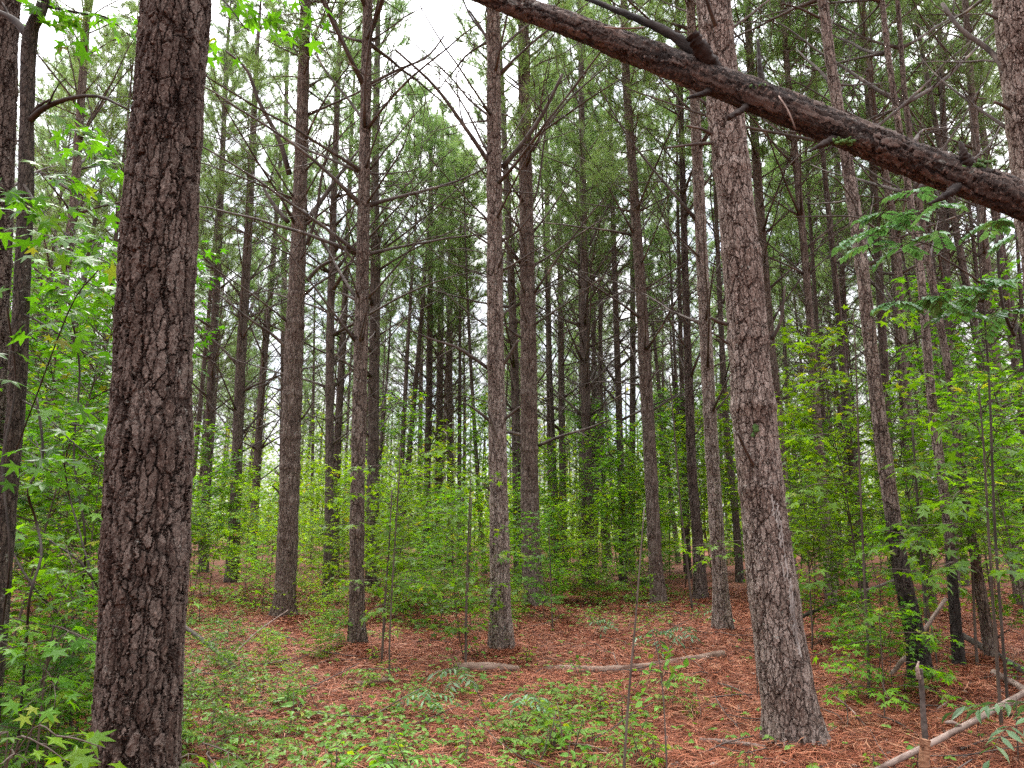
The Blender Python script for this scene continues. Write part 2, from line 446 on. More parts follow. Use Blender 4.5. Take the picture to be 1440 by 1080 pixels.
# ------------------------------------------------------------------ the measured pines
# points: (px, py, width px) from the foot up; Y None = the foot is on the ground where the first point is seen.
# last fields: bark, range of dead-branch heights, number of dead branches, handle for neighbours' labels, own label
PINES = [
    dict(p=[(178, 1330, 128), (190, 1080, 114), (207, 720, 112), (222, 360, 98), (248, 0, 89)], Y=3.15, b='bark_dark', n=0, h='the thick left pine', l='thickest dark pine trunk with deep bark plates, close at the left'),
    dict(p=[(1122, 1060, 84), (1112, 1000, 76), (1094, 880, 68), (1075, 720, 61), (1057, 540, 56), (1043, 360, 50), (1003, 0, 44)], b='bark_pale', n=3, lo=4.5, h='the scarred leaning pine', l='thick leaning pine with a pale resin scar, its foot in red straw'),
    dict(p=[(706, 922, 36), (704, 860, 30), (702, 720, 26), (697, 480, 23), (696, 360, 22), (694, 30, 18)], b='bark_pale', n=9, lo=4.0, h='the V-branched pine', l='straight grey pine with wide V-shaped dead branches right behind the log'),
    dict(p=[(753, 858, 33), (749, 820, 27), (745, 720, 25), (743, 480, 22), (741, 360, 20), (736, 40, 15)], b='bark_mid', n=14, lo=4.5, h='the ringed pine', l='straight brown pine with ringed knots and one long low branch'),
    dict(p=[(503, 918, 27), (502, 860, 22), (502, 720, 20), (507, 500, 20), (510, 360, 18), (517, 0, 13)], b='bark_mid', n=18, lo=3.6, h='the slim dark pine', l='slim straight pine, second trunk from the thick left pine to stand in open straw'),
    dict(p=[(399, 874, 36), (401, 830, 30), (406, 720, 28), (413, 500, 27), (419, 360, 22), (424, 200, 18), (430, 0, 14)], b='bark_mid', n=12, lo=4.0, h='the limby pine', l='stout brown pine with long crooked pale limbs, right of the thick left pine'),
    dict(p=[(523, 800, 18), (525, 600, 15), (528, 360, 14), (527, 270, 11), (530, 100, 9)], Y=19, b='bark_mid', n=14, h='the twin of the slim dark pine', l='pine half hidden close behind the slim dark pine'),
    dict(p=[(461, 842, 16), (463, 700, 12), (464, 500, 12), (467, 360, 10), (474, 150, 8)], b='bark_mid', n=14, h='the narrow straight pine', l='narrow pine between the limby pine and the slim dark pine'),
    dict(p=[(471, 775, 12), (474, 640, 11), (481, 500, 10), (487, 380, 8), (494, 200, 6)], Y=25, b='bark_far', n=10, h='the tilted narrow pine', l='narrow tilted pine crossing behind the narrow straight pine'),
    dict(p=[(327, 792, 18), (331, 700, 15), (339, 500, 13), (345, 400, 12), (352, 270, 10), (360, 100, 7)], Y=21, b='bark_mid', n=22, lo=2.4, h='the bristling pine', l='dark pine bristling with bare side branches, left of the limby pine'),
    dict(p=[(286, 805, 15), (290, 700, 12), (299, 500, 11), (305, 400, 10), (311, 270, 8), (318, 100, 6)], Y=23, b='bark_mid', n=18, lo=2.4, h='the thin leaning pine', l='thin leaning pine just right of the thick left pine'),
    dict(p=[(355, 770, 13), (359, 704, 11), (366, 580, 10), (372, 500, 9), (384, 370, 7), (396, 200, 5)], Y=28, b='bark_far', n=18, lo=2.4, h='the crooked far pine', l='crooked thin pine with tangled twigs, between the bristling and the limby pines'),
    dict(p=[(397, 770, 10), (399, 500, 8), (401, 260, 7), (404, 60, 5)], Y=32, b='bark_far', n=12, h='the hidden thin pine', l='very thin pine peeking out left of the limby pine trunk'),
    dict(p=[(599, 808, 12), (601, 650, 10), (604, 500, 9), (606, 165, 6)], Y=27, b='bark_far', n=18, lo=3.5, h='the first of three close pines', l='leftmost of three close dark pines left of the V-branched pine'),
    dict(p=[(615, 798, 12), (617, 650, 10), (619, 500, 9), (622, 200, 6)], Y=29, b='bark_far', n=18, lo=3.5, h='the middle one of three close pines', l='middle one of three close dark pines left of the V-branched pine'),
    dict(p=[(633, 789, 11), (633, 640, 9), (632, 500, 9), (636, 190, 6)], Y=31, b='bark_far', n=16, lo=3.5, h='the last of three close pines', l='rightmost of three close dark pines left of the V-branched pine'),
    dict(p=[(589, 780, 7), (591, 600, 6), (594, 420, 5)], Y=42, b='bark_far', n=8, h='the faint pine', l='faint thin pine just left of the three close dark pines'),
    dict(p=[(731, 822, 16), (729, 780, 13), (723, 500, 12), (712, 250, 9), (702, 60, 7)], Y=20, b='bark_mid', n=14, h='the pine in the V-branched gap', l='dark pine seen in the gap between the V-branched and ringed pines'),
    dict(p=[(776, 790, 10), (772, 500, 8), (769, 260, 7), (766, 80, 5)], Y=33, b='bark_far', n=16, lo=4, h='the thin pine right of the gap', l='thin pine first to the right of the ringed pine'),
    dict(p=[(793, 800, 12), (791, 650, 10), (789, 500, 9), (787, 260, 7), (784, 80, 5)], Y=29, b='bark_far', n=18, lo=4, h='the second thin pine', l='thin pine second to the right of the ringed pine'),
    dict(p=[(828, 815, 17), (826, 700, 14), (823, 500, 13), (820, 280, 10), (817, 110, 8)], Y=20, b='bark_mid', n=20, lo=3.5, h='the even dark pine', l='straight dark pine with level side branches, third right of the ringed pine'),
    dict(p=[(877, 838, 12), (874, 700, 10), (868, 500, 9), (862, 310, 7), (857, 120, 5)], Y=21, b='bark_mid', n=14, h='the fine straight pine', l='fine straight pine between the even dark pine and the crooked tall pine'),
    dict(p=[(888, 808, 10), (889, 660, 9), (890, 500, 8), (889, 300, 6)], Y=28, b='bark_far', n=10, h='the half hidden fine pine', l='thin pine half hidden behind the left edge of the crooked tall pine'),
    dict(p=[(927, 857, 24), (921, 780, 19), (914, 640, 18), (906, 500, 17), (902, 420, 15), (890, 250, 13), (880, 100, 11), (877, 0, 10)], b='bark_mid', n=16, lo=3.6, h='the crooked tall pine', l='tall pine leaning left with ringed knots, midway between ringed and scarred pines'),
    dict(p=[(986, 850, 21), (981, 760, 15), (973, 662, 13), (969, 546, 12), (966, 470, 10), (957, 150, 8)], b='bark_dark', n=12, h='the black-footed pine', l='dark pine with a blackish foot, second trunk left of the scarred leaning pine'),
    dict(p=[(1017, 896, 27), (1013, 820, 21), (1007, 731, 19), (994, 500, 17), (982, 250, 15), (972, 25, 12)], b='bark_pale', n=9, h='the speckled pine', l='lichen-speckled pine just left of the scarred leaning pine'),
    dict(p=[(1042, 838, 12), (1034, 720, 10), (1022, 602, 9), (1014, 460, 8), (1008, 320, 6)], Y=21, b='bark_far', n=6, h='the thin pine beside the speckled one', l='thin pine in the gap between the speckled and scarred pines'),
    dict(p=[(1117, 838, 18), (1110, 778, 16), (1091, 569, 15), (1080, 450, 14), (1062, 200, 12), (1050, 0, 10)], Y=15.5, b='bark_mid', n=12, h='the shadowing pine', l='pine hugging the right edge of the scarred leaning pine from behind'),
    dict(p=[(1170, 861, 17), (1163, 760, 14), (1149, 592, 12), (1135, 400, 10), (1115, 185, 9), (1098, 0, 7)], b='bark_mid', n=14, lo=4, h='the leaning slim pine', l='slim pine leaning left, first clear trunk right of the scarred pine'),
    dict(p=[(1297, 974, 33), (1288, 900, 26), (1265, 787, 21), (1237, 592, 19), (1226, 500, 17), (1212, 375, 17), (1195, 250, 16), (1170, 100, 14), (1157, 0, 13)], b='bark_char', n=8, lo=4, h='the black-based leaning pine', l='leaning pale pine with a blackened foot behind the broken post'),
    dict(p=[(1351, 958, 18), (1342, 850, 14), (1332, 731, 12), (1311, 569, 12), (1303, 480, 11), (1290, 350, 10), (1252, 100, 8), (1240, 0, 7)], b='bark_char', n=10, lo=4, h='the slender right pine', l='slender pale pine first to the right of the black-based leaning pine'),
    dict(p=[(1312, 880, 16), (1293, 708, 13), (1279, 592, 12), (1267, 450, 11), (1258, 325, 11), (1228, 150, 9), (1212, 0, 8)], Y=13.5, b='bark_mid', n=10, lo=4, h='the pine tucked behind', l='pine tucked between the black-based leaning pine and the slender right pine'),
    dict(p=[(1397, 942, 17), (1367, 759, 12), (1348, 630, 11), (1335, 528, 10), (1301, 340, 9), (1274, 150, 7), (1262, 0, 6)], b='bark_mid', n=10, lo=4, h='the strongly tilted pine', l='strongly tilted thin pine second right of the black-based pine'),
    dict(p=[(1345, 850, 14), (1335, 640, 12), (1332, 500, 11), (1330, 320, 10), (1325, 125, 8), (1319, 0, 7)], Y=17, b='bark_far', n=12, lo=4, h='the upright right pine', l='upright pine crossing behind the slender and tilted pines at right'),
    dict(p=[(1440, 880, 18), (1420, 700, 15), (1397, 493, 14), (1380, 300, 12), (1362, 75, 9), (1357, 0, 8)], Y=14, b='bark_mid', n=10, lo=4, h='the far right slim pine', l='slim pine under the low end of the hanging trunk at right'),
    dict(p=[(1560, 1000, 66), (1520, 760, 62), (1478, 430, 58), (1450, 210, 54), (1424, 0, 50)], Y=5.2, b='bark_pale', n=3, lo=4.0, h='the cut-off right pine', l='thick pale pine cut off by the right edge, at the top corner'),
    dict(p=[(1205, 850, 12), (1196, 700, 10), (1185, 420, 9), (1176, 200, 8), (1170, 40, 7)], Y=24, b='bark_far', n=10, h='the thin pine behind at right', l='thin back pine between the leaning slim pine and black-based pine'),
    dict(p=[(1262, 860, 14), (1250, 640, 12), (1238, 420, 11), (1222, 150, 9), (1212, 40, 8)], Y=19, b='bark_dark', n=10, h='the dark back pine', l='dark pine standing right behind the black-based leaning pine'),
    dict(p=[(-34, 1000, 52), (-24, 720, 44), (-8, 400, 38), (4, 120, 34), (10, 0, 32)], Y=6.2, b='bark_dark', n=2, lo=4, h='the dark edge pine', l='dark pine trunk at the left edge behind the grey hardwood'),
    dict(p=[(60, 830, 17), (67, 660, 14), (80, 547, 13), (87, 427, 13), (103, 293, 12), (110, 200, 11), (119, 67, 10), (124, 0, 9)], Y=15, b='bark_mid', n=18, lo=3.5, h='the left back pine', l='thin pine behind the leaves, between the hardwood and the thick left pine'),
]

for d in PINES:
    x, y, _ = d['p'][0]
    if d.get('Y') is None:
        g = ground_hit(x, y)
        d['Y'] = float(g[1])
    foot = at(x, y, d['Y'])
    d['base'] = np.array((foot[0], d['Y'], 0.0))
for d in PINES:
    if d['Y'] < 16 and d['p'][0][1] < 1080:
        MOUNDS.append((d['base'][0] + 0.05, d['Y'] - 0.05, 0.09, 0.42))

# ------------------------------------------------------------------ ground sheet
def build_ground():
    def axis(lo, hi, near, far, c):
        out, s = [c], near
        x = c
        while x < hi:
            s = near + (far - near) * min(1, (x - c) / (hi - c)) ** 1.5
            x += s
            out.append(x)
        x = c
        left = []
        while x > lo:
            s = near + (far - near) * min(1, (c - x) / (c - lo)) ** 1.5
            x -= s
            left.append(x)
        return np.array(left[::-1] + out)
    xs = axis(-300, 300, 0.12, 25, 0.0)
    ys = axis(-60, 400, 0.12, 25, 6.0)
    X, Y = np.meshgrid(xs, ys)
    Z = gz(X, Y) + RNG.normal(0, 0.006, X.shape)
    v = np.stack((X, Y, Z), -1).reshape(-1, 3)
    nx, ny = len(xs), len(ys)
    i = np.arange(ny - 1)[:, None] * nx + np.arange(nx - 1)[None, :]
    q = np.stack((i, i + 1, i + nx + 1, i + nx), -1).reshape(-1, 4)
    mb = MB()
    mb.add(v, None, q)
    o = obj('ground', mb.mesh('ground', M['ground']))
    o['kind'] = 'structure'


build_ground()

# ------------------------------------------------------------------ dead branch and crown prototypes
def frame_from(d):
    d = d / (np.linalg.norm(d) + 1e-12)
    a = np.cross(d, UP)
    if np.linalg.norm(a) < 1e-3:
        a = np.array((1., 0, 0))
    a /= np.linalg.norm(a)
    return d, a, np.cross(a, d)


def bent(start, d, length, n, wob, lift, rng):
    """A crooked run of points from start along d; lift bends it up (+) or down (-)."""
    p = [np.array(start, float)]
    d = d / np.linalg.norm(d)
    st = length / (n - 1)
    for i in range(n - 1):
        d = d + rng.normal(0, wob, 3) + UP * lift / (n - 1)
        d /= np.linalg.norm(d)
        p.append(p[-1] + d * st)
    return np.array(p), d


def dead_branch_mesh(i, length, r0, rng, twigs=6):
    mb = MB()
    d = np.array((1.0, 0, 0.0))
    pts, _ = bent((0, 0, 0), d, length, 9, 0.055, rng.uniform(-0.1, 0.35), rng)
    rad = r0 * (1 - np.linspace(0, 1, 9) ** 1.2 * 0.8)
    rad[0] *= 1.5
    tube(mb, pts, rad, 6)
    for k in range(twigs):
        t = rng.uniform(0.25, 0.95)
        j = min(7, int(t * 8))
        b = pts[j]
        dd, a, c = frame_from(pts[j + 1] - pts[j])
        ang = rng.uniform(0, 6.28)
        td = dd * rng.uniform(0.3, 0.9) + (a * math.cos(ang) + c * math.sin(ang)) * 0.9
        tl = length * rng.uniform(0.15, 0.42) * (1.15 - t * 0.6)
        tp, td2 = bent(b, td, tl, 5, 0.14, 0.3, rng)
        rr = rad[j] * 0.5
        tube(mb, tp, rr * np.linspace(1, 0.3, 5), 4)
        for _ in range(rng.integers(0, 3)):
            jj = rng.integers(1, 4)
            sd = (tp[jj + 1] - tp[jj]) / (tl / 4) + rng.normal(0, 0.7, 3)
            spts, _ = bent(tp[jj], sd, tl * rng.uniform(0.25, 0.5), 4, 0.15, 0.2, rng)
            tube(mb, spts, rr * 0.5 * np.linspace(1, 0.3, 4), 3)
    return mb.mesh('dead branch %d' % i, M['dead'])


rngp = np.random.default_rng(5)
DEAD = [dead_branch_mesh(i, L, r, rngp, tw) for i, (L, r, tw) in enumerate(
    [(1.0, .012, 3), (1.4, .015, 5), (1.7, .016, 7), (2.1, .018, 9), (2.4, .020, 10), (1.9, .014, 6), (0.45, .014, 0), (0.28, .016, 0), (2.6, .019, 12), (1.2, .011, 8)])]


def needle_tufts(mb, cen, axes, per, rng, lmin=0.13, lmax=0.20, w=0.0075, m=1):
    n = len(cen)
    cen = np.repeat(np.asarray(cen), per, 0)
    ax = np.repeat(np.asarray(axes), per, 0)
    d = rng.normal(0, 1, (n * per, 3))
    d /= np.linalg.norm(d, axis=1, keepdims=True)
    d = d * 0.95 + ax * 0.75
    d /= np.linalg.norm(d, axis=1, keepdims=True)
    L = rng.uniform(lmin, lmax, (n * per, 1))
    st = cen + ax * rng.uniform(-0.10, 0.05, (n * per, 1))
    s = np.cross(d, rng.normal(0, 1, (n * per, 3)))
    s /= np.linalg.norm(s, axis=1, keepdims=True) + 1e-9
    tip = st + d * L
    tip[:, 2] -= 0.02 * rng.random(n * per)
    v = np.stack((st - s * w / 2, st + s * w / 2, tip), 1).reshape(-1, 3)
    t = np.arange(n * per * 3).reshape(-1, 3)
    mb.add(v, t, None, m)


def crown_mesh(i, L, rmax, rng, per=22, whorls=17, dens=1.3, w=0.0085):
    mb = MB()
    cen, axs = [], []
    tw_seg = 4
    for k in range(whorls):
        t = (k + rng.uniform(-.3, .3)) / whorls
        t = min(max(t, 0), 0.97)
        z = t * L
        prof = rmax * (0.55 + 0.9 * t if t < 0.35 else 0.87 * (1 - ((t - 0.35) / 0.65) ** 1.5) + 0.12)
        nb = rng.integers(3, 5) if t > 0.1 else rng.integers(2, 4)
        a0 = rng.uniform(0, 6.28)
        for j in range(nb):
            a = a0 + j * 6.283 / nb + rng.normal(0, .35)
            el = rng.uniform(0.25, 0.75) + 0.35 * t
            ln = prof * rng.uniform(0.7, 1.2)
            d = np.array((math.cos(a) * math.cos(el), math.sin(a) * math.cos(el), math.sin(el)))
            pts, de = bent((0, 0, z), d, ln, 8, 0.09, rng.uniform(-.1, .35), rng)
            r0 = 0.010 + 0.011 * ln / rmax
            tube(mb, pts, r0 * np.linspace(1, 0.35, 8), 5, 0)
            cen.append(pts[-1])
            axs.append(de)
            for s in range(int(rng.integers(5, 9) * dens)):
                u = rng.uniform(0.30, 0.98)
                jj = min(6, int(u * 7))
                dd, aa, cc = frame_from(pts[jj + 1] - pts[jj])
                ph = rng.uniform(0, 6.28)
                td = dd * 0.8 + aa * math.cos(ph) + cc * math.sin(ph) * 0.7 + UP * 0.35
                tl = rng.uniform(0.25, 0.7) * (1.15 - 0.5 * u)
                tp, t2 = bent(pts[jj], td, tl, 4, 0.12, 0.25, rng)
                tube(mb, tp, r0 * 0.38 * np.linspace(1, 0.5, 4), 3, 0)
                cen.append(tp[-1])
                axs.append(t2)
                if rng.random() < 0.75:
                    cen.append(tp[2])
                    axs.append((t2 + rng.normal(0, .5, 3)))
                if rng.random() < 0.5:
                    cen.append(tp[1] + rng.normal(0, .05, 3))
                    axs.append((t2 + rng.normal(0, .6, 3)))
    axs = np.array(axs)
    axs /= np.linalg.norm(axs, axis=1, keepdims=True)
    needle_tufts(mb, cen, axs, per, rng, 0.14, 0.22, w=w)
    return mb.mesh('pine crown %d' % i, [M['limb'], M['needle']])


rngc = np.random.default_rng(17)
CROWN = [crown_mesh(i, L, r, rngc, 34) for i, (L, r) in enumerate([(8.5, 2.3), (9.5, 2.0), (7.5, 2.5), (9.0, 1.8), (10.0, 2.4)])]
CROWN_L = [8.5, 9.5, 7.5, 9.0, 10.0]

# ------------------------------------------------------------------ build measured pines
def trunk_mesh(name, pts, rad, whorls, res, seg, ztop_vis, mat, rng, bump=0.075):
    """pts/rad: control points relative to the foot."""
    zs = [pts[0][2]]
    zmax = pts[-1][2]
    while zs[-1] < zmax:
        zs.append(zs[-1] + (res if zs[-1] < ztop_vis else 0.12))
    zs = np.minimum(np.array(zs), zmax)
    cz = np.array([p[2] for p in pts])
    path = smooth_path(np.array(pts), 400)
    pr = np.interp(np.linspace(0, 1, 400), np.linspace(0, 1, len(pts)), rad)
    o = np.argsort(path[:, 2])
    X = np.interp(zs, path[o, 2], path[o, 0])
    Yv = np.interp(zs, path[o, 2], path[o, 1])
    Rr = np.interp(zs, cz, rad)
    for w in whorls:
        Rr = Rr * (1 + bump * np.exp(-((zs - w) / 0.05) ** 2))
    Rr = Rr * (1 + 0.02 * np.sin(zs * 5.1 + rng.uniform(0, 6)) + 0.012 * np.sin(zs * 13 + rng.uniform(0, 6)))
    mb = MB()
    P = np.stack((X, Yv, zs), -1)
    a = np.linspace(0, 2 * math.pi, seg, endpoint=False)
    ph = rng.uniform(0, 6.28, 4)
    lob = 1 + 0.025 * np.sin(2 * a + ph[0]) + 0.02 * np.sin(3 * a + ph[1])
    flare = np.exp(-(zs - zs[0]) / 0.24)[:, None] * (0.16 + 0.15 * np.sin(4 * a + ph[2]) + 0.10 * np.sin(7 * a + ph[3]))[None, :]
    rr = Rr[:, None] * (lob[None, :] + flare)
    v = np.stack((P[:, 0:1] + rr * np.cos(a), P[:, 1:2] + rr * np.sin(a), np.broadcast_to(P[:, 2:3], rr.shape)), -1).reshape(-1, 3)
    n = len(zs)
    i = np.arange(n - 1)[:, None] * seg
    j = np.arange(seg)[None, :]
    k = (j + 1) % seg
    mb.add(v, None, np.stack((i + j, i + k, i + seg + k, i + seg + j), -1).reshape(-1, 4))
    return mb.mesh(name, mat), P, Rr


def branch_child(root, mesh, loc, az, el, sc, roll):
    o = obj('dead_branch', mesh, root)
    o.location = loc
    o.rotation_euler = (Matrix.Rotation(az, 3, 'Z') @ Matrix.Rotation(-el, 3, 'Y') @ Matrix.Rotation(roll, 3, 'X')).to_euler()
    o.scale = (sc,) * 3
    return o


def px_branch(root, base, Y, poly, w0, w1, dY, mat='dead', twigs=3, rng=None, name='dead_branch'):
    """A branch whose run was measured; dY = how far its tip comes forward of (-) or lies behind (+) the trunk."""
    n = len(poly)
    pts = [at(px, py, Y + dY * (i / (n - 1))) - base for i, (px, py) in enumerate(poly)]
    pth = smooth_path(pts, 12)
    dpt = depth(at(*poly[0], Y))
    r = np.linspace(w0 * .78, w1 * .7, 12) * dpt / F / 2
    mb = MB()
    tube(mb, pth, r, 8)
    L = np.linalg.norm(pth[-1] - pth[0])
    for k in range(twigs):
        j = int(rng.integers(3, 11))
        d = (pth[j] - pth[j - 1])
        d = d / np.linalg.norm(d) + rng.normal(0, 0.55, 3)
        tp, _ = bent(pth[j], d, L * rng.uniform(0.15, 0.4), 5, 0.12, 0.2, rng)
        tube(mb, tp, r[j] * 0.45 * np.linspace(1, 0.35, 5), 4)
    return obj(name, mb.mesh(name, M[mat]), root)


EXTRA = {   # measured dead branches: tree -> (polyline px, width at base, at tip, depth offset, twigs)
    1: [([(1003, 201), (975, 203), (937, 208)], 7, 4, -0.15, 0), ([(1000, 188), (985, 181), (966, 177)], 7, 4, -0.2, 0),
        ([(1085, 478), (1098, 450), (1104, 402)], 8, 4, -0.1, 0), ([(1012, 50), (1004, 30), (990, -12)], 11, 7, -0.3, 0),
        ([(1070, 668), (1055, 645), (1037, 608)], 8, 5, -0.35, 0), ([(1022, 456), (1010, 452), (999, 447)], 8, 6, -0.1, 0), ([(1022, 483), (1012, 474), (1000, 468)], 5, 3, -0.1, 0)],
    2: [([(690, 232), (658, 185), (612, 122), (556, 70)], 9, 4, -0.6, 4), ([(706, 236), (740, 195), (766, 155), (791, 104)], 10, 6, -0.3, 3),
        ([(688, 519), (645, 490), (610, 478), (570, 462)], 7, 3, -0.5, 1), ([(706, 515), (718, 497), (729, 478)], 8, 5, -0.2, 0),
        ([(688, 591), (670, 577), (652, 566)], 7, 3, -0.2, 0), ([(706, 592), (719, 582), (731, 572)], 8, 4, -0.15, 0),
        ([(702, 640), (698, 612), (686, 578)], 7, 5, -0.22, 0), ([(690, 165), (660, 140), (630, 105), (570, 50)], 5, 2, 0.5, 3),
        ([(704, 340), (735, 318), (765, 270)], 6, 3, -0.3, 1), ([(690, 345), (672, 333), (650, 318)], 5, 2, 0, 0),
        ([(690, 690), (683, 684), (679, 680)], 5, 4, -0.1, 0), ([(690, 68), (678, 42), (660, 15)], 6, 4, 0.2, 1), ([(704, 70), (722, 52), (745, 33)], 6, 4, .2, 1)],
    3: [([(756, 627), (790, 613), (825, 603), (858, 590)], 6, 3, -0.4, 1), ([(737, 477), (722, 468), (707, 455)], 6, 4, -0.2, 0),
        ([(749, 212), (768, 180), (800, 140), (850, 95)], 7, 3, 0.4, 3), ([(735, 612), (722, 609), (709, 608)], 6, 5, -0.2, 0), ([(735, 627), (729, 624), (723, 622)], 6, 4, -0.1, 0),
        ([(744, 80), (758, 70), (780, 48)], 5, 3, 0.2, 0), ([(748, 290), (758, 255), (768, 170), (767, 150)], 4, 3, -0.1, 0), ([(738, 130), (728, 118), (712, 105)], 5, 3, 0.2, 0)],
    5: [([(407, 245), (392, 195), (365, 145), (347, 98), (318, 72)], 10, 4, -0.5, 3), ([(405, 312), (388, 292), (374, 270), (366, 252)], 9, 4, 0.3, 1),
        ([(432, 310), (452, 282), (478, 245), (503, 212)], 10, 5, 0.4, 2), ([(432, 395), (450, 375), (475, 362), (502, 340)], 8, 3, -0.3, 1),
        ([(404, 490), (380, 468), (350, 448), (308, 414)], 7, 3, -0.5, 1), ([(432, 345), (445, 300), (452, 250), (466, 190)], 7, 4, -0.4, 2),
        ([(403, 562), (398, 545), (392, 530)], 6, 3, -0.2, 0), ([(424, 590), (434, 576), (440, 565)], 4, 3, -0.1, 0), ([(398, 700), (390, 690), (383, 683)], 5, 3, -0.1, 0), ([(400, 680), (395, 670), (386, 664)], 4, 2, -.1, 0)],
    4: [([(512, 170), (490, 140), (455, 95), (440, 60)], 6, 3, 0.5, 2), ([(520, 118), (560, 98), (600, 80), (625, 50)], 6, 3, 0.4, 2), ([(512, 262), (495, 235), (480, 205)], 5, 3, 0.3, 2), ([(506, 378), (480, 345), (455, 315)], 5, 2, -0.3, 1), ([(502, 528), (485, 508), (470, 497)], 4, 2, -.2, 0), ([(504, 455), (492, 446), (480, 440)], 4, 2, -.2, 0)],
    6: [([(533, 350), (560, 345), (600, 305)], 4, 2, 0.4, 1)],
    20: [([(829, 345), (850, 300), (872, 262)], 5, 2, 0.4, 1), ([(829, 420), (850, 400), (880, 380)], 4, 2, 0.2, 1)],
    28: [([(1150, 625), (1115, 500), (1080, 480)], 3, 2, 0.2, 1)],
    29: [([(1232, 322), (1200, 305), (1115, 305)], 5, 2, -0.3, 0), ([(1205, 325), (1203, 290), (1180, 255), (1165, 246)], 4, 2, -0.3, 0), ([(1152, 25), (1125, 12), (1100, 5)], 5, 3, -0.2, 0)],
    35: [([(1416, 100), (1390, 70), (1350, 40), (1325, 5)], 11, 8, 0.3, 2), ([(1423, 155), (1410, 148), (1398, 143)], 8, 5, -0.1, 0), ([(1402, 26), (1394, 22), (1385, 18)], 6, 4, 0, 0)],
}


def build_pine(i, d):
    rng = np.random.default_rng(100 + i)
    Y = d['Y']
    base = np.array((d['base'][0], Y, float(gz(d['base'][0], Y)) - 0.06))
    root = thing('pine_tree', d['l'], 'tree', base, 'pine trees of the stand')
    pts, rad = [], []
    for px, py, w in d['p']:
        p = at(px, py, Y)
        pts.append(p)
        rad.append(w * depth(p) / F / 2)
    if pts[0][2] > base[2] + 0.03:          # carry the trunk into the soil
        pts.insert(0, np.array((pts[0][0], Y, base[2])))
        rad.insert(0, rad[0] * 1.05)
    else:
        pts[0] = np.array((pts[0][0], Y, base[2]))
    H = base[2] + rng.uniform(16.5, 19.5)
    top = pts[-1]
    slope = (pts[-1] - pts[-2]) / max(1e-3, pts[-1][2] - pts[-2][2])
    zl = top[2]
    if zl < H - 1:
        for f in (0.33, 0.66, 1.0):
            z = zl + (H - zl) * f
            q = top + slope * (z - zl) * (1 - 0.35 * f)
            pts.append(np.array((q[0], Y + 0.1 * f, z)))
            rad.append(rad[-1] * 0.72 if f < 1 else 0.015)
    rel = [p - base for p in pts]
    lo = d.get('lo', 3.0)
    hc = rng.uniform(8.6, 10.4) if i > 23 else rng.uniform(7.9, 9.7)
    whorls, z = [], rng.uniform(1.2, 2.0)
    while z < hc + 4:
        whorls.append(z)
        z += rng.uniform(0.45, 0.75)
    px_m = depth(pts[0]) / 768.0
    if Y < 16:
        res = max(0.0042, px_m * 0.75)
        seg = int(max(28, min(340, 2 * math.pi * max(rad[1:]) / res)))
    else:
        res, seg = 0.05, 20
    zt = EYE[2] + Y * math.tan(R(38.5)) - base[2] + 0.3
    mat = M[d['b']] if Y < 16 else M['bark_far']
    me, P, Rr = trunk_mesh('pine trunk', rel, rad, whorls, res, seg, zt, mat, rng, 0.025 if i == 0 else 0.075)
    obj('trunk', me, root)
    # dead branches on the whorls below the live crown
    ws = [w for w in whorls if lo < w < hc + 1.0]
    for k in range(int(d['n'] * 2.1)):
        if not ws:
            break
        w = ws[k % len(ws)] if k < len(ws) * 2 else float(rng.choice(ws))
        j = int(np.argmin(abs(P[:, 2] - w)))
        az = rng.uniform(0, 6.283)
        if Y < 9 and math.sin(az) < -0.2:
            az = -az
        f = (w - lo) / (hc - lo + 0.1)
        mi = int(rng.choice([6, 7, 0, 1, 5, 9])) if f < 0.2 else int(rng.choice([1, 2, 3, 4, 5, 8, 8, 9]))
        el = rng.uniform(0.25, 1.05)
        loc = P[j] + np.array((math.cos(az), math.sin(az), 0)) * Rr[j] * 0.7
        branch_child(root, DEAD[mi], loc, az, el, rng.uniform(0.9, 1.4) * (1.2 if Y > 16 else 1.0), rng.uniform(0, 6.28))
    for (poly, w0, w1, dY, tw) in EXTRA.get(i, []):
        px_branch(root, base, Y, poly, w0, w1, dY, 'dead', tw, rng)
    c = int(rng.integers(0, len(CROWN)))
    cr = obj('crown', CROWN[c], root)
    j = int(np.argmin(abs(P[:, 2] - hc)))
    jt = len(P) - 1
    ax = Vector(P[jt] - P[j])
    s = (P[jt][2] - P[j][2]) / CROWN_L[c]
    cr.location = P[j]
    cr.rotation_euler = (ax.to_track_quat('Z', 'Y').to_matrix() @ Matrix.Rotation(rng.uniform(0, 6.28), 3, 'Z')).to_euler()
    cr.scale = (1.0, 1.0, s)
    return root, P, Rr


ROOTS = []
for i, d in enumerate(PINES):
    ROOTS.append(build_pine(i, d))

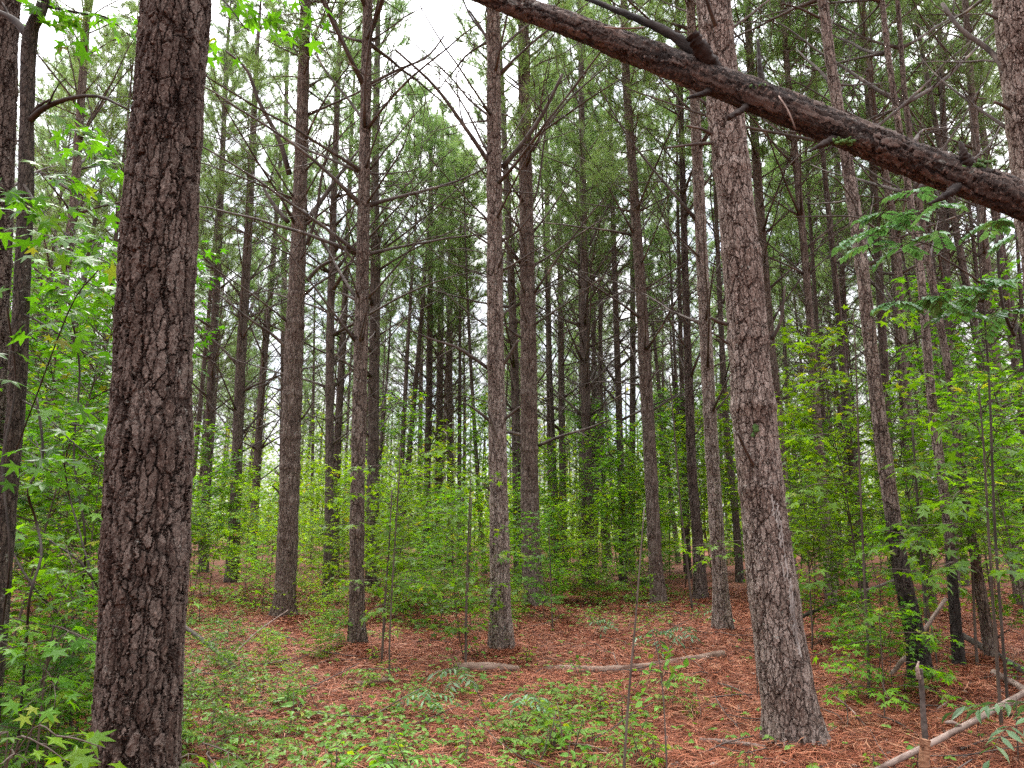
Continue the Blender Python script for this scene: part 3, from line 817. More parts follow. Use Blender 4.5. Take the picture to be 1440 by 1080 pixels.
# pale resin scar running down the leaning pine, and its lichen patch
def surface_strip(tree, poly, name, mat, wpx):
    """A thin crust following the camera-facing side of a trunk."""
    root, P, Rr = ROOTS[tree]
    d = PINES[tree]
    base = np.array(root.location)
    mb = MB()
    rng = np.random.default_rng(4)
    for (px, py, w, h) in poly:
        p = at(px, py, d['Y']) - base
        j = int(np.argmin(abs(P[:, 2] - p[2])))
        ox = (p[0] - P[j][0]) / Rr[j]
        ox = max(-0.97, min(0.97, ox))
        a = -math.acos(ox)
        sw = w * depth(p + base) / F
        sh = h * depth(p + base) / F
        n = 9
        for t in range(1):
            zz = np.linspace(-sh / 2, sh / 2, n)
            ww = sw * (1 - np.abs(np.linspace(-1, 1, n)) ** 3) * rng.uniform(0.5, 1.2, n) / 2 + 0.001
            v = []
            for zq, wq in zip(zz, ww):
                jj = int(np.argmin(abs(P[:, 2] - p[2] - zq)))
                jx = rng.normal(0, 0.003)
                for s_, ro in ((-1, 0.001), (-0.4, 0.011), (0.4, 0.011), (1, 0.001)):
                    aa = a + (s_ * wq + jx) / Rr[jj]
                    rr = Rr[jj] * 1.0 + ro
                    v.append((P[jj][0] + rr * math.cos(aa), P[jj][1] + rr * math.sin(aa), p[2] + zq))
            q = [(r * 4 + c, r * 4 + c + 1, r * 4 + 5 + c, r * 4 + 4 + c) for r in range(n - 1) for c in range(3)]
            mb.add(v, None, q)
    o = obj(name, mb.mesh(name, M[mat]), root)
    return o


rz = np.random.default_rng(6)
line = [(1079, 712), (1086, 740), (1092, 775), (1096, 815), (1101, 850), (1108, 890), (1112, 910)]
flecks = []
for k in range(46):
    yq = rz.uniform(706, 915)
    xq = float(np.interp(yq, [q[1] for q in line], [q[0] for q in line])) + rz.normal(0, 2.6)
    flecks.append((xq, yq, rz.uniform(.8, 3.0), rz.uniform(5, 26)))
surface_strip(1, flecks, 'resin_scar', 'resin', 6)
surface_strip(1, [(1054, 606, 9, 13), (1051, 615, 5, 7)], 'lichen_patch', 'moss', 6)['label'] = 'pale green lichen patch'

# ------------------------------------------------------------------ labels from neighbours
HAND = []
for d in PINES:
    # where the foot area of this pine is seen (clamped into the frame)
    HAND.append((d['p'], d['h']))


def pine_x_at(poly, py):
    ys = [q[1] for q in poly][::-1]
    xs = [q[0] for q in poly][::-1]
    return float(np.interp(py, ys, xs))


PLACED = {}


def where(px, py, Y):
    """(phrase) nearest measured pine in the picture and the side of it."""
    best = None
    for poly, h in HAND:
        dx = px - pine_x_at(poly, py)
        if best is None or abs(dx) < abs(best[0]):
            best = (dx, h)
    return ('left of ' if best[0] < 0 else 'right of ') + best[1]


PENDING = []


def later(o, cat, group, head, px, py, Y):
    PENDING.append((o, cat, group, head, where(px, py, Y), Y))


ORD = ['nearest', 'second nearest', 'third nearest', 'fourth nearest', 'fifth nearest', 'sixth nearest', 'seventh nearest', 'eighth nearest', 'ninth nearest', 'tenth nearest',
       'eleventh nearest', 'twelfth nearest', 'thirteenth nearest', 'fourteenth nearest', 'fifteenth nearest', 'sixteenth nearest', 'seventeenth nearest', 'eighteenth nearest', 'nineteenth nearest', 'twentieth nearest']


def write_labels():
    by = {}
    for r in PENDING:
        by.setdefault((r[3], r[4]), []).append(r)
    for (head, pos), rows in by.items():
        rows.sort(key=lambda r: r[5])
        for k, r in enumerate(rows):
            if len(rows) == 1:
                lab = f'{head} just {pos}'
            else:
                lab = f'{ORD[k] if k < len(ORD) else "one of the farthest"} {head} {pos}'
            tag(r[0], lab, r[1], r[2])


# ------------------------------------------------------------------ background pines
def back_pine_meshes(i, rng):
    H = rng.uniform(16, 19)
    hc = rng.uniform(6.8, 9.4)
    r0 = rng.uniform(0.070, 0.105)
    zs = [0, 0.3, 2, 5, 8, 11, 14, H]
    lean = rng.normal(0, 0.018, 2)
    bow = rng.normal(0, 0.1, 2)
    pts = [np.array((lean[0] * z + bow[0] * math.sin(z / H * 3.1), lean[1] * z + bow[1] * math.sin(z / H * 3.1), z)) for z in zs]
    rad = [r0 * 1.25, r0 * 1.08, r0, r0 * .88, r0 * .75, r0 * .55, r0 * .32, 0.015]
    mb = MB()
    pth = smooth_path(pts, 60)
    tube(mb, pth, np.interp(pth[:, 2], zs, rad), 12)
    n = int(rng.integers(46, 62))
    for k in range(n):
        z = rng.uniform(2.6, hc + 0.5)
        j = int(np.argmin(abs(pth[:, 2] - z)))
        a, el = rng.uniform(0, 6.28), rng.uniform(0.15, 1.0)
        L = rng.uniform(0.5, 2.4)
        d = np.array((math.cos(a) * math.cos(el), math.sin(a) * math.cos(el), math.sin(el)))
        bp, _ = bent(pth[j], d, L, 6, 0.06, rng.uniform(-.2, .5), rng)
        tube(mb, bp, 0.0125 * np.linspace(1, 0.35, 6), 4)
        for _ in range(int(rng.integers(1, 4))):
            jj = int(rng.integers(2, 5))
            tp, _ = bent(bp[jj], (bp[jj] - bp[jj - 1]) * 4 + rng.normal(0, .8, 3) * L / 4, L * rng.uniform(.2, .45), 4, .15, .2, rng)
            tube(mb, tp, 0.007 * np.linspace(1, 0.4, 4), 3)
    return mb.mesh('background pine trunk %d' % i, M['bark_far']), pth, hc, H


rngb = np.random.default_rng(23)
BACK = [back_pine_meshes(i, rngb) for i in range(8)]
spots = [(d['base'][0], d['Y']) for d in PINES]


def add_back_pine(x, y, k, rng, lift=0.0):
    z = float(gz(x, y)) - 0.05
    root = bpy.data.objects.new('pine_tree', None)
    COL.objects.link(root)
    root.location = (x, y, z)
    root.rotation_euler = (0, 0, rng.uniform(0, 6.28))
    s = rng.uniform(0.85, 1.15)
    root.scale = (s, s, s)
    me, pth, hc, H = BACK[k]
    hc = hc + lift
    obj('trunk', me, root)
    c = int(rng.integers(0, len(CROWN)))
    cr = obj('crown', CROWN[c], root)
    j = int(np.argmin(abs(pth[:, 2] - hc)))
    cr.location = pth[j]
    cr.scale = (1, 1, (H - hc) / CROWN_L[c])
    cr.rotation_euler = (0, 0, rng.uniform(0, 6.28))
    return root


cands = []
yy = 16.0
while yy < 68:
    n_in = int(yy * 1.55 / 2.9)
    for k in range(n_in):
        x = -yy * 0.78 + (k + rngb.uniform(-.35, .35)) * 2.9
        y = yy + rngb.uniform(-1.1, 1.1)
        cands.append((x, y))
    yy += 3.3 if yy < 40 else 4.2
nb = 0
for (x, y) in cands:
    if any((x - a) ** 2 + (y - b) ** 2 < 1.9 ** 2 for a, b in spots):
        continue
    px, py = project((x, y, gz(x, y) + 2))
    if not (-60 < px < 1500):
        continue
    # keep the measured gaps of the middle distance open
    if y < 24 and 260 < px < 1060 and rngb.random() < 0.85:
        continue
    if y < 36 and 230 < px < 700 and rngb.random() < 0.35:
        continue
    if rngb.random() < (0.15 if y < 40 else 0.45):
        continue
    spots.append((x, y))
    root = add_back_pine(x, y, int(rngb.integers(0, 8)), rngb, 1.2 if y < 32 else 0.3)
    later(root, 'tree', 'thin background pines of the stand', 'thin background pine' if y < 40 else 'faint distant pine', px, py, y)
    nb += 1
for k in range(45):
    px = rngb.uniform(1075, 1470) if k < 34 else (rngb.uniform(780, 1000) if k < 42 else rngb.uniform(530, 680))
    y = rngb.uniform(15, 38) if k < 34 else rngb.uniform(22, 34)
    x = at(px, 700, y)[0]
    if any((x - a) ** 2 + (y - b) ** 2 < 1.0 for a, b in spots):
        continue
    spots.append((x, y))
    root = add_back_pine(x, y, int(rngb.integers(0, 8)), rngb, 3.0 if k < 34 else 1.2)
    later(root, 'tree', 'thin background pines of the stand', 'thin background pine', px, 600, y)
    nb += 1
print('background pines', nb)

# ------------------------------------------------------------------ leaves
def leaf_star():
    tips = [(-118, .62), (-58, .92), (0, 1.0), (58, .92), (118, .62)]
    out = []
    for k, (a, r) in enumerate(tips):
        if k == 0:
            out.append((-150, .16))
        out.append((a - 13, r * 0.62))
        out.append((a, r))
        out.append((a + 13, r * 0.62))
        if k < 4:
            out.append((a + 29, .34))
    out.append((150, .16))
    v = [(0, .38, 0.0)]
    for a, r in out:
        x, y = math.sin(R(a)) * r * .62, math.cos(R(a)) * r * .62 + .38
        v.append((x, y, -0.22 * (x * x + (y - .38) ** 2)))
    n = len(out)
    return np.array(v), np.array([(0, i + 2, i + 1) for i in range(n - 1)] + [(0, 1, n)])


def leaf_star_lo():
    out = [(-150, .16), (-116, .62), (-86, .32), (-58, .92), (-29, .36), (0, 1.0), (29, .36), (58, .92), (86, .32), (116, .62), (150, .16)]
    v = [(0, .38, 0.0)]
    for a, r in out:
        x, y = math.sin(R(a)) * r * .66, math.cos(R(a)) * r * .66 + .38
        v.append((x, y, -0.22 * (x * x + (y - .38) ** 2)))
    n = len(out)
    return np.array(v), np.array([(0, i + 2, i + 1) for i in range(n - 1)] + [(0, 1, n)])


def leaf_oval(wd=0.26):
    v = np.array([(0, 0, 0), (-wd, .35, .05), (0, .4, 0), (wd, .35, .05), (-wd * .75, .68, .03), (0, .7, -.03), (wd * .75, .68, .03), (0, 1, -.08)])
    t = np.array([(0, 2, 1), (0, 3, 2), (1, 2, 5), (1, 5, 4), (2, 3, 6), (2, 6, 5), (4, 5, 7), (5, 6, 7)])
    return v, t


STAR, STARLO, OVAL, LANCE = leaf_star(), leaf_star_lo(), leaf_oval(.26), leaf_oval(.14)


def put_leaves(mb, tpl, pos, tipdir, normal, size, m=0):
    pos, t, nr = np.asarray(pos, float), np.asarray(tipdir, float), np.asarray(normal, float)
    t = t / (np.linalg.norm(t, axis=1, keepdims=True) + 1e-9)
    nr = nr - t * (nr * t).sum(1, keepdims=True)
    nr = nr / (np.linalg.norm(nr, axis=1, keepdims=True) + 1e-9)
    s = np.cross(t, nr)
    tv, tt = tpl
    size = np.broadcast_to(np.asarray(size, float), (len(pos),))
    curl = np.random.default_rng(len(pos)).uniform(0.2, 2.2, len(pos))
    v = pos[:, None, :] + size[:, None, None] * (tv[None, :, 0:1] * s[:, None, :] + tv[None, :, 1:2] * t[:, None, :] + tv[None, :, 2:3] * curl[:, None, None] * nr[:, None, :])
    k = len(tv)
    tri = (tt[None] + (np.arange(len(pos)) * k)[:, None, None]).reshape(-1, 3)
    mb.add(v.reshape(-1, 3), tri, None, m)


def spray(wood, pos, tip, nrm, sz, start, d, length, rng, lsize, sub=4, r0=0.004, step=0.8, tilt=0.3, droop=-0.12):
    """A flat leafy branch: main twig, alternating side twigs, leaves on both sides."""
    pts, de = bent(start, d, length, 7, 0.07, droop, rng)
    tube(wood, pts, r0 * np.linspace(1, .35, 7), 4)
    runs = [(pts, 0.25)]
    for k in range(sub):
        u = 0.2 + 0.75 * (k + rng.uniform(-.2, .2)) / max(1, sub)
        j = min(5, max(0, int(u * 6)))
        dd, a, c = frame_from(pts[j + 1] - pts[j])
        sd = dd * .7 + a * (1 if k % 2 else -1) * rng.uniform(.6, 1.0) + UP * rng.normal(0, .12)
        tp, _ = bent(pts[j], sd, length * rng.uniform(.3, .5) * (1.15 - .6 * u), 5, .08, droop, rng)
        tube(wood, tp, r0 * .55 * np.linspace(1, .4, 5), 3)
        runs.append((tp, 0.1))
    for rp, u0 in runs:
        seglen = np.linalg.norm(np.diff(rp, axis=0), axis=1).sum()
        nl = max(2, int(seglen * (1 - u0) / (lsize * step)))
        for k in range(nl + 1):
            u = u0 + (1 - u0) * k / nl
            f = u * (len(rp) - 1)
            j = min(len(rp) - 2, int(f))
            p = rp[j] + (rp[j + 1] - rp[j]) * (f - j)
            dd, a, c = frame_from(rp[j + 1] - rp[j])
            side = (1 if k % 2 else -1) if k < nl else 0
            tdir = dd * .6 + a * side * rng.uniform(.5, 1.1) - UP * rng.uniform(0.0, 0.45)
            pos.append(p + tdir * lsize * .25 + rng.normal(0, lsize * .12, 3))
            tip.append(tdir)
            nrm.append(UP + rng.normal(0, tilt, 3))
            sz.append(lsize * rng.uniform(.65, 1.25))
    return pts


def sapling_meshes(name, seed, h, spread, nb, lsize, leaf, mat, low=0.25, r0=None, sub=4, step=0.8, up=0.25, tilt=.3, lean=0.06):
    rng = np.random.default_rng(seed)
    wood, fol = MB(), MB()
    d = np.array((rng.normal(0, lean), rng.normal(0, lean), 1.0))
    stem, _ = bent((0, 0, -0.04), d, h, 14, 0.035, 0.1, rng)
    r0 = r0 or 0.003 + 0.0028 * h
    tube(wood, stem, r0 * np.linspace(1, .22, 14), 6)
    pos, tip, nrm, sz = [], [], [], []
    a = rng.uniform(0, 6.28)
    for k in range(nb):
        u = low + (0.98 - low) * (k + rng.uniform(0, .6)) / nb
        f = u * 13
        j = min(12, int(f))
        p = stem[j] + (stem[j + 1] - stem[j]) * (f - j)
        a += 2.4 + rng.normal(0, .5)
        el = up + rng.uniform(-.15, .35) + .3 * u
        ln = spread * (1.05 - .65 * u) * rng.uniform(.65, 1.2)
        spray(wood, pos, tip, nrm, sz, p, np.array((math.cos(a) * math.cos(el), math.sin(a) * math.cos(el), math.sin(el))), ln, rng, lsize, sub, r0 * .42 + .001, step, tilt)
    put_leaves(fol, leaf, pos, tip, nrm, sz)
    return wood.mesh(name + ' stem', M['twig']), fol.mesh(name + ' leaves', M[mat], False)


SAP = {
    'tall_a': sapling_meshes('tall sapling', 1, 4.6, 1.5, 34, .145, STAR, 'leaf', .32, sub=6, step=.62),
    'tall_b': sapling_meshes('tall sapling', 2, 5.4, 1.7, 40, .15, STAR, 'leaf_dark', .34, sub=6, step=.62),
    'tall_c': sapling_meshes('tall sapling', 13, 3.8, 1.35, 30, .14, STAR, 'leaf', .30, sub=6, step=.6),
    'mid_a': sapling_meshes('middle sapling', 3, 2.6, 1.05, 25, .125, STAR, 'leaf', .15, sub=6, step=.62),
    'mid_b': sapling_meshes('middle sapling', 4, 2.2, 1.0, 15, 0.122, STARLO, 'leaf_lime', .1, sub=7, step=.6),
    'mid_c': sapling_meshes('middle sapling', 5, 3.0, 1.2, 18, 0.136, STARLO, 'leaf_lime', .12, sub=7, step=.6),
    'mid_d': sapling_meshes('middle sapling', 6, 1.8, .95, 24, .08, OVAL, 'leaf', .1, sub=7, step=.5),
    'mid_e': sapling_meshes('middle sapling', 16, 2.8, 1.25, 19, 0.128, OVAL, 'leaf_lime', .1, sub=7, step=.5),
    'low_a': sapling_meshes('low shrub', 7, 1.0, .8, 18, .08, STARLO, 'leaf', .08, sub=6, step=.6),
    'low_b': sapling_meshes('low shrub', 8, .8, .75, 18, .07, OVAL, 'leaf_lime', .06, sub=6, step=.5),
    'low_c': sapling_meshes('low shrub', 9, 1.3, .85, 20, .085, STARLO, 'leaf_dark', .08, sub=6, step=.6),
    'sparse': sapling_meshes('sparse sapling', 10, 3.4, .9, 16, .10, STAR, 'leaf', .3, sub=3, step=.9),
}
SAP_H = {'tall_a': 4.6, 'tall_b': 5.4, 'tall_c': 3.8, 'mid_a': 2.6, 'mid_b': 2.2, 'mid_c': 3.0, 'mid_d': 1.8, 'mid_e': 2.8, 'low_a': 1.0, 'low_b': .8, 'low_c': 1.3, 'sparse': 3.4}
HEAD = {'tall_a': 'tall sapling with star leaves', 'tall_b': 'tall dark green sapling', 'tall_c': 'tiered star-leaved sapling', 'mid_a': 'chest-high star-leaved sapling', 'mid_b': 'lime green small sapling',
        'mid_c': 'lime green slender sapling', 'mid_d': 'oval-leaved green bush', 'mid_e': 'bright oval-leaved sapling', 'low_a': 'knee-high leafy shrub', 'low_b': 'low lime green shrub', 'low_c': 'low dark green shrub', 'sparse': 'thin sparse-leaved sapling'}


def add_sapling(kind, x, y, s, rz, label=None, tilt=(0, 0)):
    low = kind.startswith('low')
    root = bpy.data.objects.new('shrub' if low else 'sapling', None)
    COL.objects.link(root)
    root.location = (x, y, float(gz(x, y)))
    root.rotation_euler = (tilt[0], tilt[1], rz)
    root.scale = (s, s, s)
    st, fo = SAP[kind]
    obj('stem', st, root)
    obj('foliage', fo, root)
    px, py = project((x, y, gz(x, y) + SAP_H[kind] * s * .5))
    cat, grp = ('shrub', 'low shrubs under the pines') if low else ('sapling', 'leafy saplings under the pines')
    if label:
        tag(root, label, cat, grp)
    else:
        later(root, cat, grp, HEAD[kind], px, min(py, 1000), y)
    return root


rs = np.random.default_rng(77)
# placed by hand: (kind, px of the stem, Y, scale)
HANDS = [
    # right side thicket
    ('tall_a', 1208, 9.2, .82), ('tall_c', 1300, 8.4, .85), ('tall_b', 1385, 9.6, .78), ('tall_a', 1335, 12, .8), ('tall_a', 1430, 12.5, .85), ('tall_c', 1150, 16, .95), ('tall_c', 1440, 7.4, .85),
    ('mid_a', 1215, 7.6, .55), ('low_a', 1235, 7.0, .8), ('mid_a', 1420, 8.6, .8), ('mid_d', 1170, 10.5, .8), ('tall_b', 1120, 19, .8), ('tall_b', 1420, 19, .9), ('tall_c', 1270, 19, .9), ('tall_a', 1340, 23, .85),
    ('low_a', 1190, 9.6, .7), ('mid_a', 1290, 10.5, .7), ('tall_c', 1130, 9.8, .8), ('tall_b', 1460, 8.6, .85), ('mid_a', 1130, 11, .8), ('mid_a', 1240, 13, .9), ('mid_c', 1390, 15, .9),
    # middle
    ('mid_a', 655, 9.6, .78), ('sparse', 541, 9.1, .62), ('mid_d', 600, 12, .8), ('mid_b', 690, 15, .9), ('mid_b', 790, 15.5, .9), ('mid_c', 850, 17, .85), ('mid_a', 765, 13.0, .72), ('mid_b', 630, 16, 1.0),
    ('mid_c', 560, 17, .9), ('mid_b', 570, 14, .8), ('mid_d', 820, 15, .8), ('tall_c', 960, 19, 1.1), ('tall_b', 1000, 23, 1.0), ('mid_c', 905, 20, 1.1), ('tall_c', 880, 24, 1.0), ('mid_a', 890, 14, .55),
    ('low_c', 880, 16.5, 1.0), ('low_c', 925, 16.0, .9), ('low_a', 840, 15.5, .9), ('low_b', 765, 14.6, 1.0), ('low_a', 700, 16, 1.0), ('low_b', 645, 14, .9), ('low_b', 560, 15, 1.0),
    ('mid_e', 530, 16, .9), ('mid_a', 590, 19, 1.0), ('mid_c', 665, 21, 1.0), ('mid_e', 715, 20, .9), ('mid_e', 780, 21, 1.0), ('tall_c', 745, 25, .9),
    ('mid_a', 620, 11.5, .8), ('mid_c', 600, 14.5, 1.0), ('mid_a', 560, 13.2, .9), ('mid_e', 700, 15, .8), ('mid_c', 480, 15.5, .95), ('mid_a', 770, 15.5, .9),
    ('tall_c', 905, 17.5, 1.0), ('tall_a', 800, 19, .9), ('tall_b', 870, 21, 1.0), ('tall_a', 940, 23, 1.1), ('tall_c', 740, 19.5, 1.0), ('low_a', 590, 12.2, .8), ('low_b', 720, 12.8, .7), ('low_b', 480, 12.5, .7), ('tall_a', 985, 17.0, .85), ('tall_b', 910, 27, 1.2), ('tall_c', 835, 24, 1.3), ('tall_b', 1010, 27, 1.2),
    # left of centre
    ('mid_b', 375, 14, .75), ('mid_c', 350, 15.5, .8), ('mid_b', 440, 16, .9), ('mid_e', 300, 17, .9), ('mid_c', 480, 20, .9), ('mid_e', 330, 21, 1.0), ('mid_b', 420, 20, 1.0), ('mid_c', 290, 13, .7), ('low_b', 430, 13, .8),
    ('mid_e', 275, 22, 1.1), ('mid_c', 370, 25, 1.1), ('mid_b', 450, 26, 1.2), ('mid_e', 500, 27, 1.1), ('mid_c', 545, 28, 1.1), ('mid_e', 610, 30, 1.1),
    ('low_a', 300, 7.2, .55), ('low_c', 330, 8.3, .45), ('low_b', 390, 8.6, .5), ('low_a', 415, 7.0, .35), ('low_a', 275, 5.6, .5), ('low_c', 345, 6.0, .4), ('low_b', 455, 9.2, .5), ('low_a', 480, 9.6, .45),
    # left thicket
    ('tall_b', 70, 6.6, .75), ('tall_b', 15, 5.6, .62), ('mid_a', 100, 5.0, .85), ('tall_b', 125, 8.0, .75), ('mid_c', 60, 9.0, 1.2), ('tall_a', -10, 8.5, 1.0), ('mid_e', 120, 11, 1.2), ('mid_a', 40, 4.0, .6),
    ('mid_a', 125, 6.2, .72), ('mid_d', 20, 6.5, 1.1), ('tall_c', 85, 12.5, 1.0), ('mid_e', 20, 13.5, 1.3), ('mid_e', 140, 15, 1.2), ('low_c', 90, 4.2, .8), ('low_a', 30, 4.6, .9), ('low_c', 120, 4.9, .9), ('mid_c', 75, 17, 1.4), ('tall_a', 20, 18, 1.0),
]
for kind, px, Y, s in HANDS:
    p = at(px, 760, Y)
    o = add_sapling(kind, p[0], Y, s * rs.uniform(.93, 1.07), rs.uniform(0, 6.28))
    spots.append((p[0], Y))
# the rest of the understorey, thinning with distance
kinds_l = ['mid_b', 'mid_c', 'mid_e', 'mid_c', 'mid_a', 'low_b', 'sparse', 'tall_c']
kinds_r = ['mid_a', 'tall_c', 'mid_d', 'low_c', 'sparse', 'mid_c', 'low_a']
n_s = 0
while n_s < 190:
    Y = 15 + 40 * rs.random() ** 0.9
    px = rs.uniform(-20, 1460)
    right = px > 830 + rs.normal(0, 60)
    if right and rs.random() < 0.25:
        continue
    p = at(px, 760, Y)
    k = str(rs.choice(kinds_r if right else kinds_l))
    s = rs.uniform(.6, 1.45) * (1.0 if Y < 25 else 1.25)
    add_sapling(k, p[0], Y, s, rs.uniform(0, 6.28))
    n_s += 1

# ------------------------------------------------------------------ far wood, one mass beyond the countable trees
def far_wood():
    rng = np.random.default_rng(9)
    mb = MB()
    for k in range(300):
        y = rng.uniform(66, 125)
        x = rng.uniform(-0.80, 0.80) * y
        z = float(gz(x, y))
        r = rng.uniform(.09, .15)
        h = rng.uniform(14, 19)
        ln = rng.normal(0, .02)
        zz = np.array((0, 5, 10, h))
        tube(mb, np.stack((x + ln * zz, np.full(4, y), z + zz), -1), r * np.array((1.1, .9, .65, .15)), 5, 0)
        nt_ = 130
        u = rng.uniform(0, 1, nt_) ** .8
        zc = z + 5.5 + (h - 5) * u
        rr = 2.3 * (1 - u * .75) * np.sqrt(rng.random(nt_))
        an = rng.uniform(0, 6.28, nt_)
        cen = np.stack((x + rr * np.cos(an), y + rr * np.sin(an), zc), -1)
        ax = np.stack((np.cos(an) * .7, np.sin(an) * .7, np.full(nt_, .7)), -1)
        needle_tufts(mb, cen, ax, 10, rng, .25, .5, .05, 1)
    # leafy understorey
    n = 110000
    y = rng.uniform(46, 115, n)
    x = rng.uniform(-.8, .8, n) * y
    clump = np.sin(x * .7) * np.sin(y * .6 + x * .2)
    z = gz(x, y) + rng.random(n) ** 1.3 * (7.0 + 4.5 * clump)
    pos = np.stack((x, y, z), -1)
    tip = rng.normal(0, 1, (n, 3)) * (1, 1, .4)
    nr = UP + rng.normal(0, .5, (n, 3))
    put_leaves(mb, STARLO, pos, tip, nr, rng.uniform(.22, .45, n), 2)
    o = obj('far_wood', mb.mesh('far wood', [M['bark_far'], M['needle_far'], M['leaf_lime']], False))
    o['kind'] = 'stuff'
    o['label'] = 'distant wood of thin pines and leafy undergrowth beyond the stand'


far_wood()

# ------------------------------------------------------------------ pine straw, ground cover, twigs (nobody could count them)
def visible_ground(n, rng, ymin=3.0, ymax=16.0):
    y = ymin + (ymax - ymin) * rng.random(n) ** 1.0
    x = rng.uniform(-.74, .74, n) * y + rng.uniform(-.6, .6, n)
    return x, y


def vproject(P):
    v = P - EYE
    z = v[:, 1] * cp + v[:, 2] * sp
    return 720 + F * v[:, 0] / z, 540 - F * (-v[:, 1] * sp + v[:, 2] * cp) / z


def straw():
    rng = np.random.default_rng(31)
    n = 380000
    u = rng.random(n)
    y = 3.6 + 15.4 * u
    x = rng.uniform(-.74, .74, n) * y
    # fewer per area far off, each a little wider, so the cover stays even
    z = gz(x, y) + 0.004 + rng.random(n) ** 2.5 * 0.05 + 0.02 * np.clip(np.sin(3.7 * x + 2 * np.sin(2.9 * y)) * np.sin(4.1 * y + 2 * np.sin(3.3 * x)), 0, 1) * rng.random(n)
    fld = np.array([mnoise.noise(Vector((p * 1.7, q * 1.7, 5.0))) for p, q in zip(x[::4], y[::4])]).repeat(4)[:n] if False else np.sin(2.3 * x + 1.1 * np.sin(1.7 * y)) + np.sin(1.9 * y + 1.3 * np.sin(2.1 * x))
    a = fld * 2.2 + rng.normal(0, .75, n)
    L = rng.uniform(.10, .20, n)
    el = rng.normal(0.0, .22, n)
    # needles heaped round the feet of the near pines
    m = 0
    for dd_ in PINES:
        if dd_['Y'] < 16 and dd_['p'][0][1] < 1080:
            k = 1500
            ang = rng.uniform(0, 6.28, k)
            r_ = dd_['p'][1][2] * dd_['Y'] / F / 2 + np.abs(rng.normal(0, .16, k)) + .01
            x[m:m + k] = dd_['base'][0] + r_ * np.cos(ang)
            y[m:m + k] = dd_['Y'] + r_ * np.sin(ang)
            z[m:m + k] = gz(x[m:m + k], y[m:m + k]) + rng.random(k) * .07 * np.exp(-r_ / .2) + .004
            m += k
    d = np.stack((np.cos(a) * np.cos(el), np.sin(a) * np.cos(el), np.sin(el)), -1)
    c = np.stack((x, y, z), -1)
    s = np.stack((-np.sin(a), np.cos(a), rng.normal(0, .5, n)), -1)
    w = (0.0012 + 0.00018 * y)[:, None]
    bow = np.stack((-np.sin(a), np.cos(a), np.zeros(n)), -1) * rng.normal(0, .018, (n, 1)) + UP * rng.uniform(0, .02, (n, 1))
    p0 = c - d * L[:, None] / 2
    p1 = c + bow
    p2 = c + d * L[:, None] / 2
    p0[:, 2] = np.maximum(p0[:, 2], gz(p0[:, 0], p0[:, 1]) + .002)
    p2[:, 2] = np.maximum(p2[:, 2], gz(p2[:, 0], p2[:, 1]) + .002)
    v = np.stack((p0 - s * w * .5, p0 + s * w * .5, p1 - s * w, p1 + s * w, p2), 1).reshape(-1, 3)
    b = np.arange(n)[:, None] * 5
    q = b + np.array((0, 1, 3, 2))
    t = b + np.array((2, 3, 4))
    mb = MB()
    mb.add(v, t, q)
    o = obj('pine_straw', mb.mesh('pine straw', M['straw'], False))
    o['kind'] = 'stuff'
    o['label'] = 'reddish brown fallen pine needles covering the forest floor'


straw()


def dens(px, py, x, y):
    """How thick the ground cover grows: 0..1."""
    left = np.clip((1040 - px) / 160, 0.12, 1)
    nearb = np.clip((py - 945) / 50, 0, 1) * np.where(px < 930, 1, .25)
    west = np.clip((430 - px) / 120, 0, 1)
    back = np.clip((895 - py) / 25, 0, 1) * np.where(px < 1010, .8, .25)
    bare = 1 - .8 * np.exp(-((px - 1240) / 190) ** 2 - ((py - 980) / 110) ** 2)
    return np.clip(np.maximum.reduce((nearb, west, back, np.full_like(px, .08))) * np.clip(left, .25, 1) * bare, 0, 1)


def ground_cover():
    rng = np.random.default_rng(41)
    mb = MB()
    stems = MB()
    n = 48000
    y = 3.4 + 15 * rng.random(n) ** .85
    x = rng.uniform(-.74, .74, n) * y
    P = np.stack((x, y, gz(x, y)), -1)
    px, py = vproject(P)
    patch = np.array([mnoise.noise(Vector((a * 1.1, b * 1.1, 3.3))) for a, b in zip(x, y)])
    fine = np.array([mnoise.noise(Vector((a * 3.7, b * 3.7, 9.1))) for a, b in zip(x, y)])
    keep = rng.random(n) < dens(px, py, x, y) * np.clip(.28 + 1.5 * patch + 1.0 * fine, 0, 1)
    P = P[keep]
    k = len(P)
    pos, tip, nr, sz = [], [], [], []
    for i in range(k):
        h = rng.uniform(.02, .16)
        c = P[i] + (0, 0, h)
        m = int(rng.choice((1, 3, 3, 4)))
        a0 = rng.uniform(0, 6.28)
        s = rng.uniform(.024, .052)
        for j in range(m):
            a = a0 + j * 6.28 / max(m, 3)
            tip.append((math.cos(a), math.sin(a), rng.uniform(-.35, .2)))
            pos.append(c)
            nr.append(UP + rng.normal(0, .35, 3))
            sz.append(s * rng.uniform(.8, 1.3))
    put_leaves(mb, leaf_oval(.36), pos, tip, nr, sz)
    o = obj('ground_cover', mb.mesh('ground cover', M['cover'], False))
    o['kind'] = 'stuff'
    o['label'] = 'small green ground cover leaves growing through the pine straw'
    print('cover leaves', len(pos))


ground_cover()


